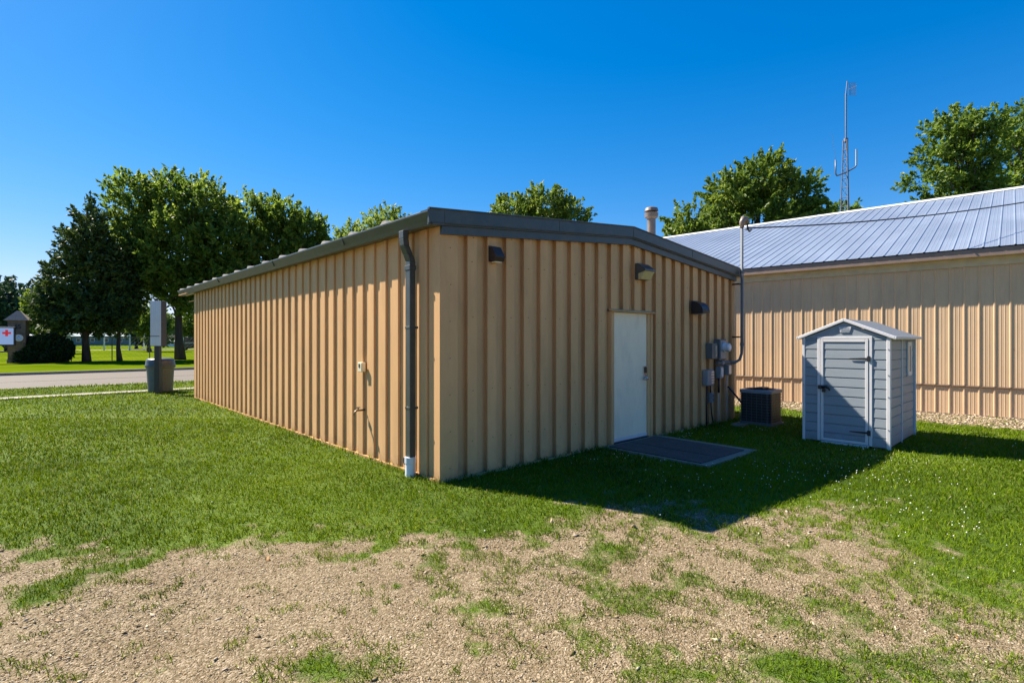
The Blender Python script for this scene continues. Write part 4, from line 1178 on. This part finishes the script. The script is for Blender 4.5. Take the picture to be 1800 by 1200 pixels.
tree("leaning_tree", "tree with a leaning dark trunk cut off by the right edge of the view", "tree", x, y, .45, 19,
     [(1.2, 0, 17.2, 1.9, 1.8, 1.3), (-.2, 0, 15.6, 1.6, 1.8, 1.3), (2.4, 0, 14.5, 2.2, 2, 1.8), (.4, 0, 13.2, 1.8, 1.8, 1.0), (2.4, 0, 11.5, 2.6, 2, 1.8), (-.6, 0, 11.6, 1.4, 1.4, .8)],
     700, 28, .14, .85, M['leaf_maple'], 56, GR, up=.35, branches=50, shell=.25, trunk_top=.85, bbase=.45, lean=1.6)
# bush
x, y = xy(84, 38.5)
def bush(x, y, rx, rz_, n, seed, lab, name="round_bush"):
    rng = np.random.default_rng(seed)
    t = thing(name, lab, "bush", (x, y, 0))
    d = rng.normal(size=(n, 3)); d /= np.linalg.norm(d, axis=1, keepdims=True)
    P = d * np.array([rx, rx * .9, rz_]) * (.35 + .65 * rng.random((n, 1)) ** .5) + np.array([0, 0, rz_ * .9])
    V, Fq, rn = leaf_cloud(P, d, np.full(n, .25), 16, .075, .5, rng, np.clip(.3 + .3 * rng.random(n), 0, 1))
    V[:, 2] = np.maximum(V[:, 2], .02)
    np_mesh("leaves", V, Fq, M['leaf_bush'], rnd=rn, parent=t)
    b = MB()
    for k in range(6): b.tube([(0, 0, 0), (rx * .4 * math.cos(k), rx * .4 * math.sin(k), rz_ * .9), (rx * .7 * math.cos(k), rx * .7 * math.sin(k), rz_ * 1.4)], [.05, .03, .01], 5)
    b.build("stems", M['bark'], t)
bush(x, y, 1.4, .98, 3200, 61, "dense dark round bush beside the brick sign pillar")
x, y = xy(50, 37.6)
bush(x, y, .8, .42, 300, 62, "low dark bush at the foot of the brick sign pillar", "low_bush")

# far wood
rng = np.random.default_rng(77)
n = 2600
a = rng.random(n); X_ = -260 + 420 * a; Y_ = 185 + 30 * rng.random(n) + 18 * np.sin(X_ * .03)
hh = 6.5 + 4.5 * vnoise(X_, X_ * 0, .06, 5) + 2 * vnoise(X_, X_ * 0, .3, 6)
Z_ = hh * rng.random(n) ** .6
P = np.stack([X_, Y_, Z_], 1); d = rng.normal(size=(n, 3)); d[:, 2] = np.abs(d[:, 2]) + .4; d /= np.linalg.norm(d, axis=1, keepdims=True)
V, Fq, rn = leaf_cloud(P, d, np.full(n, 2.6), 22, .5, .35, rng, .2 + .5 * vnoise(X_, Z_, .2, 9))
o = np_mesh("far_wood", V, Fq, M['leaf_far'], rnd=rn)
tag(o, "far off line of woods closing the field behind the trees", "woods", kind='stuff')

# ------------------------------------------------------------------ fence, far buildings, van, tower
fu = [-11.0, -8.6, -6.0, -3.45, -1.0, 1.45, 3.9, 6.35, 8.8, 11.2]
t = thing("chain_link_fence", "low dark wire fence with thin posts beyond the tree trunks", "fence", A(0, 46.8, 0), TH)
for u in fu:
    b = MB(); b.tube([(u, 0, 0), (u, 0, 1.85)], .035, 8); b.build("post", M['fence'], t)
b = MB(); b.tube([(fu[0], 0, 1.82), (fu[-1], 0, 1.82)], .022, 6); b.build("top_rail", M['fence'], t)
b = MB()
L_ = fu[-1] - fu[0]
for k in range(int(L_ / .3)):
    x0 = fu[0] + k * .3
    for s_ in (1, -1):
        x1 = x0 + s_ * 1.75
        if fu[0] <= x1 <= fu[-1]: b.tube([(x0, 0, .05), (x1, 0, 1.80)], .0035, 3, caps=False)
b.build("wire_mesh", M['fence'], t)

def far_building(name, lab, x, y, w_, d_, h_, wm, rm, rot=0., roof_h=1.2, nwin=4, pitch=True):
    t = thing(name, lab, "building", (x, y, 0), rot)
    b = MB(); b.box(-w_ / 2, w_ / 2, 0, d_, 0, h_); b.build("wall", wm, t)
    b = MB()
    if pitch: b.prism([(-.4, h_ + .001), (d_ + .4, h_ + .001), (d_ / 2, h_ + roof_h)], 'x', -w_ / 2 - .4, w_ / 2 + .4)
    else: b.box(-w_ / 2 - .4, w_ / 2 + .4, -.4, d_ + .4, h_ + .001, h_ + .25)
    b.build("roof", rm, t)
    for k in range(nwin):
        xc = -w_ / 2 + (k + .5) * w_ / nwin
        b = MB(); b.box(xc - .5, xc + .5, -.06, .01, h_ * .4, h_ * .4 + 1.0); wn = b.build("window", M['white'], t)
        b = MB(); b.box(xc - .42, xc + .42, -.08, -.061, h_ * .4 + .08, h_ * .4 + .92); b.build("pane", M['win'], wn)
x, y = xy(175, 150); far_building("school_building", "long low blue grey building far across the field", x, y, 22, 12, 2.6, M['teal_wall'], M['teal_wall'], .1, .8, 6)
x, y = xy(66, 70); far_building("pale_house", "pale blue building with a light roof partly behind the round bush", x, y, 3.6, 5, 2.2, M['pale_wall'], M['alu'], .35, .5, 2)
x, y = xy(292, 120); far_building("white_shed", "low white structure seen far off right of the silver sign cabinet", x, y, 5, 4, 1.3, M['white'], M['white'], .1, .3, 1)
t = thing("picnic_shelter", "open picnic shelter with a white roof edge far behind the slim trunk", "shelter", xy(222, 84) + (0,), .2)
b = MB(); b.hexa([(-2.4, -2, 4.1), (1.5, -2, 4.1), (1.5, 3, 4.1), (-2.4, 3, 4.1)], [(-2.4, -2, 4.5), (1.5, -2, 4.2), (1.5, 3, 4.2), (-2.4, 3, 4.5)]); b.build("roof", M['white'], t)
for (px_, py_) in ((-2.2, -1.8), (1.3, -1.8), (-2.2, 2.8), (1.3, 2.8)):
    b = MB(); b.box(px_ - .08, px_ + .08, py_ - .08, py_ + .08, 0, 4.1); b.build("post", M['white'], t)

# van, seen from the rear quarter
x, y = xy(340, 83)
t = thing("parked_van", "navy blue van with white stripes parked beyond the field at the building's far end", "van", (x, y, 0), math.radians(8))
b = MB(); b.prism([(-2.3, .35), (2.3, .35), (2.35, 1.0), (1.75, 1.15), (1.25, 2.0), (-2.1, 2.05), (-2.35, 1.1)], 'y', -.95, .95); b.build("body", M['navy'], t, bevel=.08)
b = MB(); b.box(-.95, .15, -.962, -.951, 1.2, 1.85); b.build("window", M['win'], t)
b = MB(); b.box(-2.0, -1.15, -.962, -.951, 1.2, 1.85); b.build("window", M['win'], t)
b = MB(); b.box(-1.12, -.98, -.968, -.951, .4, 2.0); b.box(-2.2, 1.1, -.970, -.9625, 1.12, 1.2)
b.prism([(-2.2, .55), (-2.2, .68), (-1.12, .98), (-1.12, .85)], 'y', -.968, -.951); b.build("white_stripe", M['white'], t)
for px_ in (-1.5, 1.5):
    for py_ in (-.9, .9):
        b = MB(); b.tube([(px_, py_ - .1, .34), (px_, py_ + .1, .34)], .34, 20); wv = b.build("wheel", M['tyre'], t)
        b = MB(); b.tube([(px_, py_ - .11, .34), (px_, py_ + .11, .34)], .19, 16); b.build("rim", M['alu'], wv)

# radio tower
t = thing("radio_tower", "thin lattice radio tower with a forked antenna arm and grid dish behind the silver roof", "tower", xy(1487, 31) + (0,), 0)
b = MB()
H1 = 13.2
def leg(k, z): 
    r = .50 - (.36) * z / H1 if z < H1 else .14
    a = k * 2 * PI / 3 + .4
    return (r * math.cos(a), r * math.sin(a), z)
for k in range(3): b.tube([leg(k, 0), leg(k, H1)], .03, 6)
b.build("mast_legs", M['tower'], t)
b = MB()
zz = np.arange(0, H1, .55)
for i, z in enumerate(zz[:-1]):
    for k in range(3):
        p, q = leg(k, z), leg((k + 1) % 3, zz[i + 1])
        b.tube([p, q], .012, 4); b.tube([leg(k, zz[i + 1]), leg((k + 1) % 3, zz[i + 1])], .012, 4)
b.build("lattice", M['tower'], t)
b = MB(); b.tube([(0, 0, H1 - .6), (0, 0, 15.9)], .045, 8); b.tube([(0, 0, H1 - .1), (0, 0, H1 + .1)], .12, 8); b.build("top_pole", M['tower'], t)
b = MB(); b.tube([(-.78, -.3, 11.95), (-.78, -.3, 11.15), (-.68, -.28, 11.05), (0, 0, 11.32), (.64, .2, 11.68), (.74, .22, 11.80), (.74, .22, 12.75)], .042, 8); b.build("antenna_arm", M['tower'], t, smooth=True)
b = MB(); b.tube([(-.78, -.3, 11.95), (-1.0, -.3, 13.5)], .007, 4); b.build("whip_antenna", M['tower'], t)
b = MB()
for i in range(13):
    z = 15.75 + i * .06
    b.tube([(.10 + .42 * f_, -.1, z + .0 + .02 * math.sin(f_ * 3)) for f_ in np.linspace(0, 1, 5)], .006, 4)
for f_ in np.linspace(0, 1, 8): b.tube([(.10 + .42 * f_, -.1, 15.75), (.10 + .42 * f_, -.1, 16.47)], .006, 4)
b.tube([(0, 0, 15.9), (0.05, -.05, 16.6)], .03, 6); b.tube([(.1, -.1, 16.1), (.3, -.5, 16.12)], .014, 5)
b.build("grid_dish", M['tower'], t)

# ------------------------------------------------------------------ grass, gravel, clover
def inside_buildings(x, y):
    u, v = inA(x, y); bad = (u > -.0) & (u < WA + .0) & (v > 0.0) & (v < LA + .0)
    bad |= (u > 2.96) & (u < 4.36) & (v > -1.63) & (v < 0.02)
    bad |= (np.abs(u - 7.08) < .37) & (np.abs(v + .58) < .37)
    bx, by = inB(x, y); bad |= (by > -.02)
    dx, dy = x - CS[0], y - CS[1]
    sx = dx * math.cos(TS) + dy * math.sin(TS); sy = -dx * math.sin(TS) + dy * math.cos(TS)
    bad |= (sx > -SW) & (sx < 0) & (sy > 0) & (sy < SD)
    bad |= (v > V_WALK0 - .03) & (v < V_WALK1 + .03)
    bad |= (v > V_ROAD0 - .16)
    return bad
def sample(n, y0, y1, margin=.12):
    # uniform by area inside the widened view wedge
    Y = np.sqrt(RNG.random(n) * (y1 * y1 - y0 * y0) + y0 * y0)
    R = RNG.uniform(-.98 - margin, .98 + margin, n)
    return R * Y, Y
def wedge_area(y0, y1, margin=.12): return (.98 + margin) * (y1 * y1 - y0 * y0)

def blades(x, y, h, w_, lean, rnd):
    n = len(x); z = gz(x, y)
    a = RNG.random(n) * 2 * PI; b_ = RNG.random(n) * 2 * PI
    sx, sy = np.cos(a) * w_ / 2, np.sin(a) * w_ / 2
    lx, ly = np.cos(b_) * lean * h, np.sin(b_) * lean * h
    V = np.empty((n, 5, 3))
    V[:, 0] = np.stack([x - sx, y - sy, z - .004], 1); V[:, 1] = np.stack([x + sx, y + sy, z - .004], 1)
    V[:, 2] = np.stack([x + sx * .8 + lx * .35, y + sy * .8 + ly * .35, z + h * .6], 1)
    V[:, 3] = np.stack([x - sx * .8 + lx * .35, y - sy * .8 + ly * .35, z + h * .6], 1)
    V[:, 4] = np.stack([x + lx, y + ly, z + h], 1)
    base = np.arange(n)[:, None] * 5
    F1 = base + np.array([0, 1, 2]); F2 = base + np.array([0, 2, 3]); F3 = base + np.array([3, 2, 4])
    return V.reshape(-1, 3), np.concatenate([F1, F2, F3]), np.repeat(rnd, 5)
VV, FF, RR = [], [], []
off = 0
for (y0, y1, dens, h0, w0) in ((1.9, 4.2, 4800, .024, .0046), (4.2, 7.0, 3000, .028, .0066), (7.0, 11.0, 1300, .031, .0105), (11.0, 18.0, 420, .040, .014), (18.0, 27.0, 150, .05, .026)):
    n = int(dens * wedge_area(y0, y1)); x, y = sample(n, y0, y1)
    c = cover(x, y)
    clump = fbm(x, y, 11.0, 71, 3)
    keep = (RNG.random(n) < np.clip((c * 1.35 - .42 + (clump - .5) * 2.6) / .35, 0, 1) * np.clip(.35 + (clump - .3) * 2.2 + (c > .9) * .3, .06, 1)) & ~inside_buildings(x, y)
    x, y, c, clump = x[keep], y[keep], c[keep], clump[keep]
    m = len(x)
    h = h0 * (.55 + .9 * RNG.random(m)) * (.65 + .9 * clump) * (.7 + .3 * c)
    ua, va = inA(x, y)
    dw = np.maximum(np.maximum(-ua, ua - WA), np.maximum(-va, va - LA)); h = h * (1 + 1.3 * np.exp(-(dw / .09) ** 2) * RNG.random(m))
    tone = .30 + .6 * (fbm(x, y, .8, 88, 3) - .5) + (RNG.random(m) - .5) * .62
    dry = RNG.random(m) < (.05 + .16 * (1 - c)); tone = np.where(dry, .80 + .2 * RNG.random(m), tone)
    V, Fc, rn = blades(x, y, h, w0 * (.7 + .6 * RNG.random(m)), .35 + 1.0 * RNG.random(m), np.clip(tone, 0, 1))
    VV.append(V); FF.append(Fc + off); RR.append(rn); off += len(V)
o = np_mesh("grass", np.concatenate(VV), np.concatenate(FF), M['blade'], rnd=np.concatenate(RR))
tag(o, "short green lawn grass thinning out into the gravel", "grass", kind='stuff')
print("grass blades", off // 5)

# gravel chips
def chips(x, y, s, rn):
    n = len(x); z = gz(x, y)
    base = np.array([(1, 0, 0), (-1, 0, 0), (0, 1, 0), (0, -1, 0), (0, 0, 1), (0, 0, -1)], float)
    V = base[None] * (.7 + .6 * RNG.random((n, 6, 1)))
    V += RNG.normal(size=V.shape) * .15
    sc = np.stack([s * (1.0 + .9 * RNG.random(n)), s * (.55 + .4 * RNG.random(n)), s * (.25 + .28 * RNG.random(n))], 1)
    V = V * sc[:, None, :]
    a = RNG.random(n) * 2 * PI; ca, sa = np.cos(a), np.sin(a)
    ti = RNG.normal(size=n) * .25
    Vx, Vy, Vz = V[..., 0], V[..., 1], V[..., 2]
    Vz2 = Vz + Vx * ti[:, None]
    W = np.stack([Vx * ca[:, None] - Vy * sa[:, None] + x[:, None], Vx * sa[:, None] + Vy * ca[:, None] + y[:, None], Vz2 + (z + s * .2)[:, None]], -1)
    tri = np.array([(0, 2, 4), (2, 1, 4), (1, 3, 4), (3, 0, 4), (2, 0, 5), (1, 2, 5), (3, 1, 5), (0, 3, 5)])
    Fc = (np.arange(n)[:, None, None] * 6 + tri[None]).reshape(-1, 3)
    return W.reshape(-1, 3), Fc, np.repeat(rn, 6)
VV, FF, RR = [], [], []; off = 0
for (y0, y1, dens, s0) in ((1.9, 4.0, 5200, .0056), (4.0, 7.5, 1800, .0085)):
    n = int(dens * wedge_area(y0, y1)); x, y = sample(n, y0, y1)
    c = cover(x, y); keep = (RNG.random(n) > c * 1.25) & (RNG.random(n) < np.clip((fbm(x, y, 1.8, 123, 4) - .30) * 4.5, .25, 1)) & ~inside_buildings(x, y)
    x, y = x[keep], y[keep]; m = len(x)
    s = s0 * (.35 + 1.1 * RNG.random(m) ** 2) * np.where(RNG.random(m) < .02, 2.3, 1)
    V, Fc, rn = chips(x, y, s, RNG.random(m)); VV.append(V); FF.append(Fc + off); RR.append(rn); off += len(V)
# strip in front of the far building
n = 9000
bx = RNG.uniform(-9, 3, n); by = -RNG.random(n) * 1.9
x = OB[0] + math.cos(TB) * bx - math.sin(TB) * by; y = OB[1] + math.sin(TB) * bx + math.cos(TB) * by
c = cover(x, y); keep = (RNG.random(n) > c * 1.2) & ~inside_buildings(x, y); x, y = x[keep], y[keep]; m = len(x)
V, Fc, rn = chips(x, y, .011 + .025 * RNG.random(m) ** 2, RNG.uniform(.3, .85, m)); VV.append(V); FF.append(Fc + off); RR.append(rn); off += len(V)
o = np_mesh("gravel", np.concatenate(VV), np.concatenate(FF), M['pebble'], rnd=np.concatenate(RR))
tag(o, "loose tan gravel chips spread over the bare ground", "gravel", kind='stuff')
print("chips", off // 6)

# clover heads: denser around the shaded strip and shed
n = 14000
x, y = sample(n, 3.4, 12.0)
c = cover(x, y); cl = fbm(x, y, .8, 99, 3)
near = np.exp(-((x - 3.2) ** 2 / 6 + (y - 6.6) ** 2 / 5))
keep = (RNG.random(n) < np.clip((cl - .38) * 2.4, 0.0, 1) * (.02 + .7 * near)) & (c > .6) & ~inside_buildings(x, y)
x, y = x[keep], y[keep]; m = len(x)
base = np.array([(1, 0, 0), (-1, 0, 0), (0, 1, 0), (0, -1, 0), (0, 0, 1), (0, 0, -1)], float)
r = .0046 + .0032 * RNG.random(m)
V = base[None] * r[:, None, None] * (.8 + .4 * RNG.random((m, 6, 1))) + np.stack([x, y, gz(x, y) + .035 + .02 * RNG.random(m)], 1)[:, None]
tri = np.array([(0, 2, 4), (2, 1, 4), (1, 3, 4), (3, 0, 4), (2, 0, 5), (1, 2, 5), (3, 1, 5), (0, 3, 5)])
o = np_mesh("clover_flowers", V.reshape(-1, 3), (np.arange(m)[:, None, None] * 6 + tri[None]).reshape(-1, 3), M['petal'])
tag(o, "tiny white clover heads scattered in the lawn", "clover", kind='stuff')
print("clover", m)
